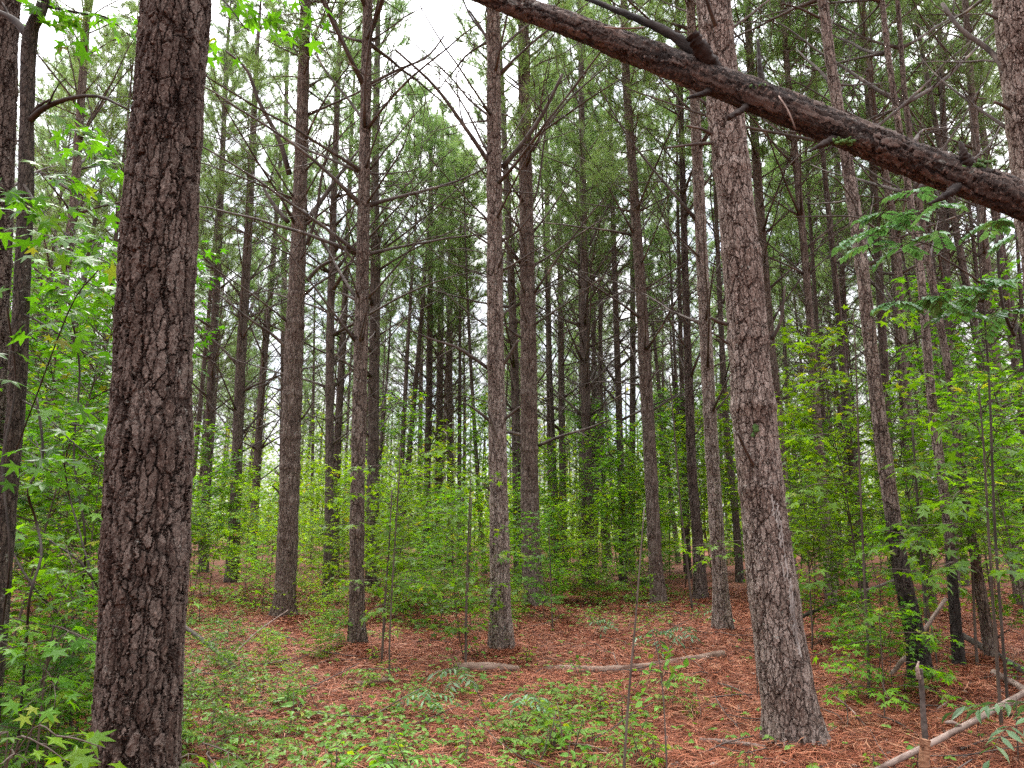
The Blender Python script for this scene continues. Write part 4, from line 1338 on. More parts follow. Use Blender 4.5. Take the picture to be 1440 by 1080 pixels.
def twig_litter():
    rng = np.random.default_rng(51)
    mb = MB()
    for k in range(900):
        y = 3.8 + 13 * rng.random()
        x = rng.uniform(-.74, .74) * y
        z = float(gz(x, y)) + .012
        a = rng.uniform(0, 6.28)
        pts, _ = bent((x, y, z), np.array((math.cos(a), math.sin(a), rng.normal(0.03, .05))), rng.uniform(.15, .9), 5, .12, 0, rng)
        pts[:, 2] = np.maximum(pts[:, 2], gz(pts[:, 0], pts[:, 1]) + .006)
        tube(mb, pts, rng.uniform(.003, .008) * np.linspace(1, .5, 5), 4)
    # dry brown leaves
    n = 1600
    y = 3.6 + 12 * rng.random(n)
    x = rng.uniform(-.74, .74, n) * y
    P = np.stack((x, y, gz(x, y) + .02), -1)
    put_leaves(mb, OVAL, P, rng.normal(0, 1, (n, 3)) * (1, 1, .2), UP + rng.normal(0, .5, (n, 3)), rng.uniform(.03, .07, n), 1)
    o = obj('twig_litter', mb.mesh('twig litter', [M['dead'], M['stick']]))
    o['kind'] = 'stuff'
    o['label'] = 'scattered dead twigs and dry leaves on the straw'


twig_litter()

# ------------------------------------------------------------------ seedlings on the forest floor (each a thing)
def seedling_meshes(seed, h, n, lsize, leaf, mat, whorl=False, stems=1):
    rng = np.random.default_rng(seed)
    wood, fol = MB(), MB()
    pos, tip, nr, sz = [], [], [], []
    for s in range(stems):
        d = np.array((rng.normal(0, .25), rng.normal(0, .25), 1))
        st, _ = bent((0, 0, -.02), d, h * rng.uniform(.75, 1.1), 7, .08, .1, rng)
        tube(wood, st, .0035 * np.linspace(1, .5, 7) * (1 + h), 5)
        a = rng.uniform(0, 6.28)
        for k in range(n):
            u = (.25 + .75 * k / max(1, n - 1)) if not whorl else rng.uniform(.8, 1)
            f = u * 6
            j = min(5, int(f))
            p = st[j] + (st[j + 1] - st[j]) * (f - j)
            a += 2.4
            dirn = np.array((math.cos(a), math.sin(a), rng.uniform(.0, .6)))
            pt = p + dirn * lsize * rng.uniform(.3, .8)
            tube(wood, np.stack((p, (p + pt) / 2 + UP * .005, pt)), .0012, 3)
            pos.append(pt)
            tip.append(dirn - UP * rng.uniform(.1, .8))
            nr.append(UP + rng.normal(0, .25, 3))
            sz.append(lsize * rng.uniform(.7, 1.2))
    put_leaves(fol, leaf, pos, tip, nr, sz)
    return wood.mesh('seedling stem', M['twig']), fol.mesh('seedling leaves', M[mat], False)


def compound_meshes(seed, h, nleaf, leaflet, pairs, mat, leaf=OVAL, arch=.35, rl=.32):
    """Plant with a bare stem and arching compound leaves of paired leaflets."""
    rng = np.random.default_rng(seed)
    wood, fol = MB(), MB()
    st, _ = bent((0, 0, -.02), np.array((rng.normal(0, .1), rng.normal(0, .1), 1)), h, 8, .05, .1, rng)
    tube(wood, st, .004 * np.linspace(1, .5, 8) * (1 + h * .5), 5)
    pos, tip, nr, sz = [], [], [], []
    a = rng.uniform(0, 6.28)
    for k in range(nleaf):
        u = .55 + .45 * (k + .5) / nleaf
        j = min(6, int(u * 7))
        a += 2.4
        d = np.array((math.cos(a), math.sin(a), rng.uniform(.4, .9)))
        rp, _ = bent(st[j], d, rl * rng.uniform(.8, 1.2), 7, .04, -arch * 3, rng)
        tube(wood, rp, .002 * np.linspace(1, .4, 7), 3)
        for q in range(pairs):
            f = 1.2 + 4.6 * q / pairs
            jj = min(5, int(f))
            p = rp[jj] + (rp[jj + 1] - rp[jj]) * (f - jj)
            dd, aa, cc = frame_from(rp[jj + 1] - rp[jj])
            for sg in (-1, 1):
                pos.append(p)
                tip.append(dd * .55 + aa * sg - UP * rng.uniform(.1, .6))
                nr.append(UP + rng.normal(0, .25, 3))
                sz.append(leaflet * rng.uniform(.8, 1.15))
        pos.append(rp[-1])
        tip.append(rp[-1] - rp[-2])
        nr.append(UP + rng.normal(0, .2, 3))
        sz.append(leaflet)
    put_leaves(fol, leaf, pos, tip, nr, sz)
    return wood.mesh('compound plant stem', M['twig']), fol.mesh('compound plant leaves', M[mat], False)


SEED = {
    'star': (seedling_meshes(61, .35, 7, .085, STAR, 'leaf'), 'star-leaved seedling'),
    'star_small': (seedling_meshes(62, .22, 5, .06, STAR, 'cover'), 'small star-leaved seedling'),
    'oval': (seedling_meshes(63, .28, 9, .075, OVAL, 'cover', stems=2), 'oval-leaved seedling'),
    'clump': (seedling_meshes(64, .2, 7, .06, OVAL, 'leaf_lime', stems=4), 'lime green leafy clump'),
    'sumac': (compound_meshes(65, .35, 6, .10, 4, 'leaf_ash', LANCE, .5), 'drooping narrow-leaved plant'),
    'fern': (compound_meshes(66, .18, 5, .065, 6, 'cover', LANCE, .3, .26), 'feathery low plant'),
    'creeper': (seedling_meshes(67, .16, 6, .07, STARLO, 'leaf', stems=3), 'creeping star-leaved clump'),
}


def add_seedling(kind, x, y, s, rz, label=None):
    (st, fo), head = SEED[kind]
    root = bpy.data.objects.new('seedling', None)
    COL.objects.link(root)
    root.location = (x, y, float(gz(x, y)))
    root.rotation_euler = (0, 0, rz)
    root.scale = (s, s, s)
    obj('stem', st, root)
    obj('foliage', fo, root)
    px, py = project((x, y, gz(x, y)))
    if label:
        tag(root, label, 'seedling', 'seedlings on the forest floor')
    else:
        later(root, 'seedling', 'seedlings on the forest floor', head, px, py, y)


NAMED_SEED = [
    ('sumac', 640, 985, 1.0, 'drooping narrow-leaved plant in front of the log stub'),
    ('sumac', 928, 925, 1.05, 'drooping narrow-leaved plant at the right end of the log, beside the scarred pine'),
    ('sumac', 850, 895, .8, 'narrow-leaved plant behind the log, left of the crooked tall pine'),
    ('sumac', 962, 912, .9, 'narrow-leaved plant in front of the black-footed pine'),
    ('sumac', 598, 1012, .8, 'pale narrow-leaved plant in the ground cover left of centre'),
    ('sumac', 1010, 880, .8, 'narrow-leaved plant at the foot of the speckled pine'),
    ('sumac', 1432, 1075, 1.3, 'big narrow-leaved plant in the bottom right corner'),
    ('fern', 800, 1000, 1.1, 'feathery plant in the middle of the ground cover'),
    ('fern', 950, 985, 1.2, 'feathery plant beside the bare thin stem'),
    ('sumac', 735, 1020, .8, 'narrow-leaved plant in the ground cover below the log gap'),
]
for k, px, py, s, lab in NAMED_SEED:
    g = ground_hit(px, py)
    add_seedling(k, g[0], g[1], s, rs.uniform(0, 6.28), lab)
rq = np.random.default_rng(88)
ns = 0
while ns < 215:
    px, py = rq.uniform(0, 1440), rq.uniform(850, 1110)
    if rq.random() > float(dens(np.array([px]), np.array([py]), 0, 0)[0]) * .9 + .22:
        continue
    g = ground_hit(px, py)
    if g is None or g[1] < 3.3 or any((g[0] - a) ** 2 + (g[1] - b) ** 2 < .12 for a, b in spots[:len(PINES)]):
        continue
    k = str(rq.choice(['star', 'star_small', 'oval', 'clump', 'fern', 'creeper', 'star', 'oval', 'creeper']))
    add_seedling(k, g[0], g[1], rq.uniform(.6, 1.25), rq.uniform(0, 6.28))
    ns += 1
write_labels()

# ------------------------------------------------------------------ logs, sticks, posts
def rough_tube_mesh(name, pts, r0, r1, mat, seed, seg=20, n=60, rough=.10, taper=None, local=None):
    rng = np.random.default_rng(seed)
    pth = smooth_path(pts, n)
    rad = np.linspace(r0, r1, n) if taper is None else np.interp(np.linspace(0, 1, n), taper[0], taper[1])
    a = np.linspace(0, 6.283, seg, endpoint=False)
    jag = np.ones((n, seg))
    for i in range(n):
        for j in range(seg):
            u = i * 60.0 / n
            jag[i, j] += rough * mnoise.noise(Vector((u * .22 + seed, math.cos(a[j]) * 1.2, math.sin(a[j]) * 1.2))) + rough * .6 * mnoise.noise(Vector((u * .9, math.cos(a[j]) * 3 + seed, math.sin(a[j]) * 3))) + rough * .55 * mnoise.fractal(Vector((u * 1.6 + 7, math.cos(a[j]) * 6, math.sin(a[j]) * 6 + seed)), 1.0, 2.0, 4)
    mb = MB()
    tube(mb, pth, rad, seg, 0, True, jag)
    return mb.mesh(name, M[mat]), pth


def log_thing(name, label, cat, pts, r0, r1, mat, seed, group=None, stubs=(), part='dead_branch', seg=20, rough=.10, smat=None, n=60, taper=None):
    """A lying or leaning piece of wood; the object sits at the middle of its run, turned so that its x axis follows it."""
    pts = np.asarray(pts, float)
    c = pts.mean(0)
    ax = Vector(pts[-1] - pts[0]).normalized()
    q = ax.to_track_quat('X', 'Z')
    Mi = np.array(q.to_matrix()).T
    loc = (pts - c) @ Mi.T
    me, pth = rough_tube_mesh(name, loc, r0, r1, mat, seed, seg, n, rough, taper)
    o = obj(name, me)
    o.location = c
    o.rotation_euler = q.to_euler()
    tag(o, label, cat, group)
    for k, (poly, w0, w1) in enumerate(stubs):
        lp = (np.asarray(poly, float) - c) @ Mi.T
        sm, _ = rough_tube_mesh(part, lp, w0, w1, smat or mat, seed + 50 + k, 14, 24, .42)
        obj(part, sm, o)
    return o, c, Mi


def gpt(px, py, lift=0.0, dz=0.0):
    g = ground_hit(px, py)
    return np.array((g[0], g[1], float(gz(g[0], g[1])) + dz))


# the broken trunk hanging across the top right
HY = [(560, -62, 2.75), (700, -1, 2.66), (830, 46, 2.56), (960, 96, 2.46), (1200, 190, 2.28), (1320, 238, 2.20), (1440, 284, 2.12), (1700, 392, 1.98), (2300, 720, 1.72)]
hp = [at(*h) for h in HY]


def hs(px, py, Y):
    return at(px, py, Y)


hang_stubs = [
    ([hs(1003, 98, 2.42), hs(985, 68, 2.38), hs(972, 48, 2.36)], .030, .021),
    ([hs(990, 84, 2.42), hs(950, 52, 2.46), (hs(905, 30, 2.52)), hs(862, 12, 2.6), hs(815, -6, 2.7)], .019, .007),
    ([hs(1072, 118, 2.36), hs(1068, 90, 2.36), hs(1066, 56, 2.37)], .011, .004),
    ([hs(1000, 128, 2.42), hs(985, 133, 2.38), hs(966, 138, 2.36)], .014, .004),
    ([hs(1050, 150, 2.37), hs(1038, 158, 2.33), hs(1024, 166, 2.31)], .012, .008),
    ([hs(1172, 196, 2.28), hs(1155, 204, 2.25), hs(1137, 213, 2.24)], .015, .003),
    ([hs(1364, 236, 2.15), hs(1356, 218, 2.14), hs(1350, 199, 2.14)], .022, .004),
    ([hs(1345, 264, 2.15), hs(1328, 276, 2.12), hs(1306, 287, 2.11)], .016, .003),
]
hang, hc_, hMi = log_thing('hanging_trunk', 'broken dead trunk with snapped stubs hanging slantwise across the upper right', 'dead trunk', hp, .04, .06, 'hung', 3, None, hang_stubs, 'broken_stub', 64, .13, 'stub', 520,
                           (np.linspace(0, 1, 9), np.array((.032, .040, .046, .053, .053, .053, .053, .058, .07))))
# loose bark strips and moss on it
def patch_on(o, c, Mi, centre_px, Y, size, mat, name, seed, label=None):
    rng = np.random.default_rng(seed)
    p = at(*centre_px, Y)
    mb = MB()
    for k in range(26):
        q = p + rng.normal(0, 1, 3) * np.array(size)
        tp, _ = bent(q, rng.normal(0, 1, 3) + UP, .012, 3, .3, 0, rng)
        tube(mb, (tp - c) @ Mi.T, .004 * np.array((1.4, 1, .4)), 5)
    x = obj(name, mb.mesh(name, M[mat]), o)
    if label:
        x['label'] = label


patch_on(hang, hc_, hMi, (1070, 124), 2.335, (.014, .004, .008), 'moss', 'moss_patch', 1)
patch_on(hang, hc_, hMi, (1188, 200), 2.235, (.016, .004, .006), 'moss', 'moss_patch', 2)
patch_on(hang, hc_, hMi, (1380, 232), 2.13, (.016, .006, .006), 'moss', 'moss_patch', 3)
for poly in ([(905, 38, 2.44), (880, 40, 2.42), (850, 38, 2.44)], [(1095, 135, 2.30), (1108, 155, 2.28), (1119, 182, 2.28)]):
    mb = MB()
    tube(mb, (smooth_path([at(*q) for q in poly], 10) - hc_) @ hMi.T, .0028, 5)
    obj('loose_bark_strip', mb.mesh('loose bark strip', M['stick']), hang)

# logs on the ground
a, b = gpt(640, 948), gpt(728, 944)
log_thing('fallen_log', 'short weathered log with a reddish split end, before the V-branched pine', 'log', [a + UP * .05, (a + b) / 2 + UP * .05, b + UP * .005], 0.065, .055, 'log', 5, 'logs lying in the straw', [([a + UP * .05 + np.array((.1, -.02, .0)), a + UP * .04 + np.array((-.10, -.06, 0)), a + UP * .03 + np.array((-.22, -.1, 0))], .03, .012)], 'splinter', 22, .16)
a, b, c = gpt(770, 942), gpt(885, 944), gpt(1018, 925)
log_thing('fallen_log', 'long pale log half sunk in straw, ending before the speckled pine', 'log', [a + UP * .0, b + UP * .015, c + UP * .03], .052, .055, 'log', 6, 'logs lying in the straw', (), seg=18, rough=.22)
a, b = gpt(500, 967), gpt(548, 962)
log_thing('fallen_log', 'small broken log piece in straw below the slim dark pine', 'log', [a + UP * .02, b + UP * .03], .035, .04, 'log', 7, 'logs lying in the straw', seg=14, rough=.2)
a, b = gpt(985, 1046), gpt(1078, 1056)
log_thing('stick', 'pale stick lying at the foot of the scarred leaning pine', 'stick', [a + UP * .02, (a + b) / 2 + UP * .03, b + UP * .02], .022, .016, 'stick', 8, 'sticks on the forest floor', seg=12, rough=.15)
a, b, c = gpt(1225, 1095), at(1345, 1027, 5.4), at(1470, 958, 6.0)
log_thing('fallen_branch', 'long pale fallen branch slanting up from the bottom right', 'branch', [a + UP * .03, b, c], .019, .021, 'stick', 9, None,
          [([at(1352, 1023, 5.42), at(1340, 1016, 5.4), at(1330, 1016, 5.38)], .013, .009), ([at(1395, 998, 5.65), at(1420, 992, 5.6), at(1436, 985, 5.55)], .009, .004)], 'branch_stub', 14, .12)
a = gpt(1252, 956)
log_thing('stick', 'thick broken pale stick leaning against the black-based leaning pine', 'stick', [a + UP * .03, at(1290, 900, a[1] + .1), at(1330, 842, a[1] + .25)], .022, .018, 'stick', 10, 'sticks on the forest floor', seg=14, rough=.14)
a, b = gpt(1440, 955), at(1340, 878, 10.2)
log_thing('fallen_branch', 'dark dead branch sloping down behind the slender right pine', 'branch', [at(1345, 888, 9.2), at(1390, 915, 8.6), at(1450, 950, 7.9)], .03, .04, 'dead', 11, None, [([at(1390, 915, 8.6), at(1405, 895, 8.5), at(1420, 885, 8.4)], .012, .005)], 'branch_stub', 12)
log_thing('stick', 'pale thick stick near the right edge above the long fallen branch', 'stick', [gpt(1398, 955) + UP * .06, gpt(1450, 985) + UP * .06], .03, .03, 'stick', 12, 'sticks on the forest floor', seg=12, rough=.15)
log_thing('fallen_branch', 'dark fallen branch in the seedlings right of the thick left pine', 'branch', [gpt(250, 905) + UP * .25, gpt(290, 925) + UP * .16, gpt(335, 948) + UP * .03], .03, .018, 'dead', 13, None, [([gpt(290, 925) + UP * .16, gpt(320, 918) + UP * .25], .009, .004)], 'branch_stub', 12)
a = gpt(315, 935)
log_thing('stick', 'thin grey stick propped towards the foot of the limby pine', 'stick', [a, at(360, 890, a[1] + .8), at(405, 858, a[1] + 1.6)], .012, .007, 'stick', 14, 'sticks on the forest floor', seg=8, n=24)
a, b = gpt(380, 893), gpt(420, 905)
log_thing('stick', 'dark stick on the straw right below the limby pine', 'stick', [a + UP * .05, b + UP * .02], .022, .014, 'dead', 15, 'sticks on the forest floor', seg=10, rough=.2)
log_thing('fallen_branch', 'dark dead branch propped low behind the scarred leaning pine', 'branch', [at(1118, 872, 10.5), at(1160, 853, 10.8), at(1260, 815, 11.5)], .025, .02, 'dead', 16, None, [([at(1160, 853, 10.8), at(1185, 850, 10.6), at(1200, 862, 10.5)], .01, .004)], 'branch_stub', 10)
for k_, (q0, q1, w_, m_, lab) in enumerate([
        ((1372, 905), (1440, 992), .012, 'dead', 'thin grey stick crossing above the long fallen branch at the right edge'),
        ((1318, 1003), (1402, 952), .009, 'stick', 'thin pale stick on straw between the broken post and the tilted pine'),
        ((1235, 1012), (1296, 1042), .010, 'dead', 'short dark stick on straw left of the broken post'),
        ((1352, 1060), (1436, 1040), .008, 'dead', 'thin dark stick below the long fallen branch'),
        ((1175, 985), (1222, 1030), .008, 'stick', 'small pale stick on straw right of the scarred leaning pine'),
        ((560, 1030), (655, 1012), .008, 'dead', 'thin dark stick among the ground cover below the log'),
        ((1010, 965), (1062, 988), .009, 'dead', 'short grey stick on straw left of the scarred leaning pine foot'),
        ((800, 1052), (868, 1070), .008, 'stick', 'small pale stick at the bottom beside the bare reddish stem')]):
    a, b = gpt(*q0), gpt(*q1)
    log_thing('stick', lab, 'stick', [a + UP * .03, (a + b) / 2 + UP * .05, b + UP * .02], w_, w_ * .6, m_, 70 + k_, 'sticks on the forest floor', seg=8, n=24, rough=.15)
# broken posts (snapped saplings) bottom right
a = gpt(1304, 1092)
mb_top = [at(1303, 1100, a[1]), at(1301, 1040, a[1]), at(1296, 965, a[1]), at(1294, 940, a[1])]
log_thing('broken_post', 'thin snapped dead sapling with a pale split top, bottom right', 'stump', [a - UP * .02] + mb_top[1:], .019, .014, 'dead', 17, 'snapped dead saplings', [([at(1292, 955, a[1] - .02), at(1290, 940, a[1] - .03), at(1292, 930, a[1] - .03)], .015, .005)], 'split_top', 14, .2, 'stick')
a = gpt(1300, 1100)
log_thing('stump', 'short rotten orange stump beside the snapped dead sapling', 'stump', [a - UP * .03, at(1300, 1065, a[1]), at(1302, 1040, a[1])], .032, .026, 'rot', 18, 'snapped dead saplings', [([at(1296, 1050, a[1] - .02), at(1294, 1030, a[1] - .02)], .014, .004)], 'splinter', 14, .2, 'rot')

# bare thin stems
def bare_stem(label, poly, Y0, Y1, w0, w1, seed, mat='twig', leaves=0, lsize=.06, twigs=3, name='bare_sapling', leafm='cover', tpl=None):
    rng = np.random.default_rng(seed)
    foot = np.array(at(*poly[0], Y0))
    foot[2] = float(gz(foot[0], foot[1])) - .03
    root = thing(name, label, 'sapling', foot, 'thin bare saplings')
    n = len(poly)
    pts = [np.zeros(3)] + [at(*q, Y0 + (Y1 - Y0) * i / (n - 1)) - foot for i, q in enumerate(poly) if i > 0]
    pth = smooth_path(pts, 20)
    mb = MB()
    rad = np.linspace(w0 * .7, w1 * .6, 20) * depth(at(*poly[0], Y0)) / F / 2
    tube(mb, pth, rad, 7)
    pos, tip, nr, sz = [], [], [], []
    for k in range(twigs):
        j = int(rng.integers(5, 18))
        tp, t2 = bent(pth[j], (pth[j] - pth[j - 1]) / np.linalg.norm(pth[j] - pth[j - 1]) * .6 + rng.normal(0, .6, 3), rng.uniform(.15, .45), 5, .1, .1, rng)
        tube(mb, tp, rad[j] * .5 * np.linspace(1, .4, 5), 4)
        if leaves:
            for q in range(1, 5):
                pos.append(tp[q])
                tip.append(t2 + rng.normal(0, .7, 3))
                nr.append(UP + rng.normal(0, .3, 3))
                sz.append(lsize * rng.uniform(.8, 1.3))
    for k in range(leaves):
        j = int(rng.integers(4, 19))
        d = rng.normal(0, 1, 3) * (1, 1, .3)
        pos.append(pth[j] + d * .04)
        tip.append(d - UP * .4)
        nr.append(UP + rng.normal(0, .3, 3))
        sz.append(lsize * rng.uniform(.8, 1.3))
    obj('stem', mb.mesh('stem', M[mat]), root)
    if pos:
        fo = MB()
        put_leaves(fo, tpl or OVAL, pos, tip, nr, sz)
        obj('foliage', fo.mesh('foliage', M[leafm], False), root)
    return root


bare_stem('bare reddish stem rising left of the crooked tall pine foot, tallest in the straw', [(874, 1085), (884, 980), (893, 880), (900, 790), (906, 715)], 5.0, 5.2, 6, 3, 1, twigs=3)
bare_stem('thin leafy stem right of the bare reddish stem', [(938, 1085), (934, 1000), (927, 930), (917, 885)], 5.0, 5.2, 4, 2, 2, leaves=12, twigs=4)
bare_stem('curving dark sapling before the black-footed pine', [(974, 858), (965, 780), (955, 690), (948, 600), (941, 528)], 14.2, 14.2, 5, 3, 3, leaves=10, lsize=.12, twigs=6, tpl=STARLO, leafm='leaf')
bare_stem('tall dark stem with few leaves left of the slim dark pine', [(537, 922), (541, 850), (547, 770), (551, 690)], 9.0, 9.1, 5, 3, 4, leaves=14, lsize=.09, twigs=6, tpl=STAR, leafm='leaf')
bare_stem('dark straight stem of the leafy sapling left of the V-branched pine', [(655, 912), (656, 850), (660, 790), (663, 700)], 9.5, 9.5, 6, 3, 5, leaves=6, lsize=.09, twigs=4, tpl=STAR, leafm='leaf')
bare_stem('grey leaning stem right of the black-based leaning pine', [(1312, 975), (1305, 900), (1297, 800), (1290, 700), (1283, 600)], 8.1, 8.3, 8, 5, 6, 'smooth_bark', twigs=5, leaves=10, lsize=.11, tpl=STAR, leafm='leaf')
bare_stem('dark thin stem between the slender and the tilted right pines', [(1380, 985), (1372, 900), (1367, 800), (1360, 700)], 8.3, 8.4, 7, 4, 7, twigs=4)
bare_stem('crooked grey sapling left of the black-based leaning pine', [(1225, 855), (1215, 790), (1208, 700), (1200, 610), (1190, 520)], 11.5, 11.5, 7, 4, 8, 'smooth_bark', twigs=7, leaves=12, lsize=.12, tpl=STAR, leafm='leaf')
bare_stem('curved grey hardwood stem at the right under the hanging trunk', [(1470, 800), (1440, 500), (1425, 470), (1408, 420), (1402, 330)], 6.2, 6.0, 9, 6, 9, 'smooth_bark', twigs=6)

# ------------------------------------------------------------------ hardwood at the left edge with leafy sprays
def hardwood():
    rng = np.random.default_rng(71)
    Y = 4.4
    foot = at(-6, 960, Y)
    foot = np.array((foot[0], Y, float(gz(foot[0], Y)) - .05))
    root = thing('hardwood_tree', 'grey forked hardwood with star-shaped leaves at the left edge', 'tree', foot)
    pts = [np.zeros(3)] + [at(px, py, Y) - foot for px, py in ((0, 830), (10, 700), (22, 580), (30, 420), (36, 280), (38, 160), (42, 55), (58, 12), (76, -40), (96, -120))]
    rad = np.array((34, 31, 29, 28, 26, 25, 24, 25, 20, 18, 14)) * Y / F / 2 * 0.86
    mb = MB()
    pth = smooth_path(pts, 700)
    rr = np.interp(np.linspace(0, 1, 700), np.linspace(0, 1, len(rad)), rad) * (1 + .03 * np.sin(np.linspace(0, 40, 700)) + .02 * np.sin(np.linspace(0, 93, 700)))
    tube(mb, pth, rr, 64)
    obj('trunk', mb.mesh('hardwood trunk', M['bark_hard']), root)
    limbs = [
        ([(40, 52), (22, 30), (0, 18), (-40, 2)], 16, 11, 0.1), ([(40, 172), (62, 152), (100, 138), (140, 136), (182, 155)], 12, 5, -.3),
        ([(44, 162), (56, 148), (70, 140)], 8, 5, -.1), ([(60, 8), (110, 18), (150, 25), (196, 62)], 6, 3, .2), ([(28, 440), (60, 455), (110, 490), (155, 520)], 7, 3, -.4),
        ([(25, 560), (60, 580), (100, 620), (150, 660)], 6, 3, -.3), ([(28, 250), (60, 300), (110, 340), (140, 335)], 6, 3, -.5), ([(20, 640), (50, 560), (100, 430), (138, 380)], 5, 3, -.9), ([(80, -60), (200, -40), (300, -10), (345, 40)], 8, 3, -.3),
    ]
    for poly, w0, w1, dY in limbs:
        px_branch(root, foot, Y, poly, w0 * (.55 if poly[0][1] > 300 else 1), w1 * .7, dY, 'vine', 3, rng, 'limb')
    wood, fol = MB(), MB()
    pos, tip, nr, sz = [], [], [], []
    starts = [((345, 40), -.3, (-.8, -.1, -.35), .35), ((300, -10), -.3, (.9, -.2, -.3), .45), ((330, 10), -.2, (.9, .1, -.15), .5), ((390, -20), -.2, (.6, -.1, -.3), .35), ((170, 20), 0, (.5, -.2, -.2), .35), ((150, 25), .1, (-.4, -.3, -.5), .35), ((110, 18), .2, (.7, -.2, -.3), .4), ((70, -5), 0, (.3, -.4, -.4), .35),
              ((60, 55), .1, (.2, -.3, .2), .2), ((90, 180), -.2, (.6, -.3, -.25), .4), ((120, 210), -.3, (.5, -.3, -.4), .4), ((70, 250), -.3, (.8, -.3, -.2), .4),
              ((100, 320), -.4, (.3, -.4, -.2), .45), ((40, 320), -.5, (-.5, -.4, -.15), .45), ((60, 300), -.4, (.5, -.5, -.1), .5), ((20, 290), -.6, (.4, -.5, -.1), .45), ((130, 340), -.5, (.2, -.3, -.2), .35), ((110, 390), -.4, (.5, -.1, -.2), .4),
              ((120, 480), -.3, (.5, -.2, -.15), .4), ((60, 440), -.2, (.4, -.4, -.2), .4), ((90, 560), -.3, (.5, -.3, -.15), .45), ((50, 620), -.3, (.4, -.5, -.2), .45), ((110, 640), -.3, (.4, -.2, -.1), .45), ((20, 400), -.5, (-.3, -.4, -.2), .4), ((15, 520), -.5, (-.3, -.4, -.2), .4)]
    for (px, py), dY, d, L in starts + [((q[0][0] + rng.uniform(-45, 45), q[0][1] + rng.uniform(-40, 40)), q[1] + rng.uniform(-.3, .5), q[2], q[3]) for q in starts[9:]]:
        spray(wood, pos, tip, nr, sz, at(px, py, Y + dY) - foot, np.array(d), L, rng, .122, 3, .003, .8, .4, -.2)
    put_leaves(wood, STAR, pos, tip, nr, sz, 1)
    obj('foliage', wood.mesh('hardwood foliage', [M['vine'], M['leaf_dark']], False), root)


hardwood()


def leafy_thing(label, foot_px, Y, stem_poly, sprays, lsize, leaf, mat, seed, w=(6, 3), name='sapling', group=None, sub=3, step=.9):
    rng = np.random.default_rng(seed)
    f = at(*foot_px, Y)
    foot = np.array((f[0], Y, float(gz(f[0], Y)) - .04))
    root = thing(name, label, 'sapling', foot, group)
    wood, fol = MB(), MB()
    pts = [np.zeros(3)] + [at(*q, Y) - foot for q in stem_poly]
    pth = smooth_path(pts, 30)
    tube(wood, pth, np.linspace(w[0] * .55, w[1] * .5, 30) * Y / F / 2, 8)
    pos, tip, nr, sz = [], [], [], []
    for (px, py), dY, d, L in sprays:
        p = at(px, py, Y + dY) - foot
        j = int(np.argmin(np.linalg.norm(pth - p + np.array((0, 0, .15)), axis=1)))
        lk, _ = bent(pth[j], p - pth[j], np.linalg.norm(p - pth[j]), 2, 0, 0, rng)
        mid = (pth[j] + p) / 2 + UP * .06
        tube(wood, smooth_path([pth[j], mid, p], 8), .0022, 5)
        spray(wood, pos, tip, nr, sz, p, np.array(d), L, rng, lsize, sub, .0035, step, .3, -.2)
    put_leaves(fol, leaf, pos, tip, nr, sz)
    obj('stem', wood.mesh('stem', M['twig']), root)
    obj('foliage', fol.mesh('foliage', M[mat], False), root)


# near star leaves in the bottom left corner
leafy_thing('low sapling with large star leaves in the bottom left corner', (-20, 1200), 2.6, [(0, 1120), (20, 1060), (30, 1035)],
            [((30, 1035), 0, (.9, -.2, -.1), .22), ((10, 1030), 0, (-.4, -.4, .1), .22), ((80, 1035), -.05, (.9, -.1, -.05), .18), ((20, 1060), -.1, (.3, -.8, 0), .2)], .10, STAR, 'leaf', 3, (5, 3), sub=1)
leafy_thing('sapling with large star leaves low behind the thick left pine', (60, 1020), 3.9, [(60, 980), (70, 920), (75, 880)],
            [((75, 880), 0, (.8, -.3, -.05), .35), ((70, 900), 0, (-.6, -.5, 0), .35), ((60, 940), 0, (.7, -.6, 0), .4), ((80, 960), 0, (.2, -.8, -.1), .35), ((100, 890), .1, (.6, -.3, -.1), .3)], .095, STAR, 'leaf', 4, (6, 3))
leafy_thing('low star-leaved sapling at the right foot of the thick left pine', (300, 1140), 3.3, [(295, 1080), (290, 1050)],
            [((285, 1045), 0, (.7, -.3, -.1), .25), ((265, 1060), 0, (-.2, -.7, 0), .2), ((290, 1060), -.1, (.5, -.8, -.1), .25)], .085, STAR, 'leaf_dark', 5, (4, 2), sub=2)
# leafy tiers measured at the right, in front of the leaning pines
leafy_thing('sapling with wide star-leaved tiers before the slender right pine', (1405, 1000), 6.1, [(1400, 900), (1392, 780), (1384, 640), (1376, 540)],
            [((1340, 735), -.2, (-.8, -.4, -.1), .5), ((1300, 760), .1, (-.9, .1, -.1), .45), ((1410, 740), -.3, (.6, -.6, -.05), .5), ((1350, 690), -.3, (-.5, -.7, -.1), .5), ((1420, 690), -.1, (.8, -.2, -.05), .45),
             ((1330, 640), .1, (-.8, -.3, -.05), .5), ((1400, 630), -.3, (.3, -.8, 0), .5), ((1360, 590), 0, (-.6, -.5, 0), .45), ((1430, 580), .1, (.7, -.3, 0), .45), ((1390, 770), -.4, (-.1, -.8, -.1), .5), ((1340, 790), 0, (-.5, -.5, -.1), .45), ((1430, 790), -.2, (.5, -.5, -.1), .4), ((1370, 545), 0, (-.3, -.4, .2), .35)], .125, STAR, 'leaf', 31, (9, 4), sub=4, step=.7)
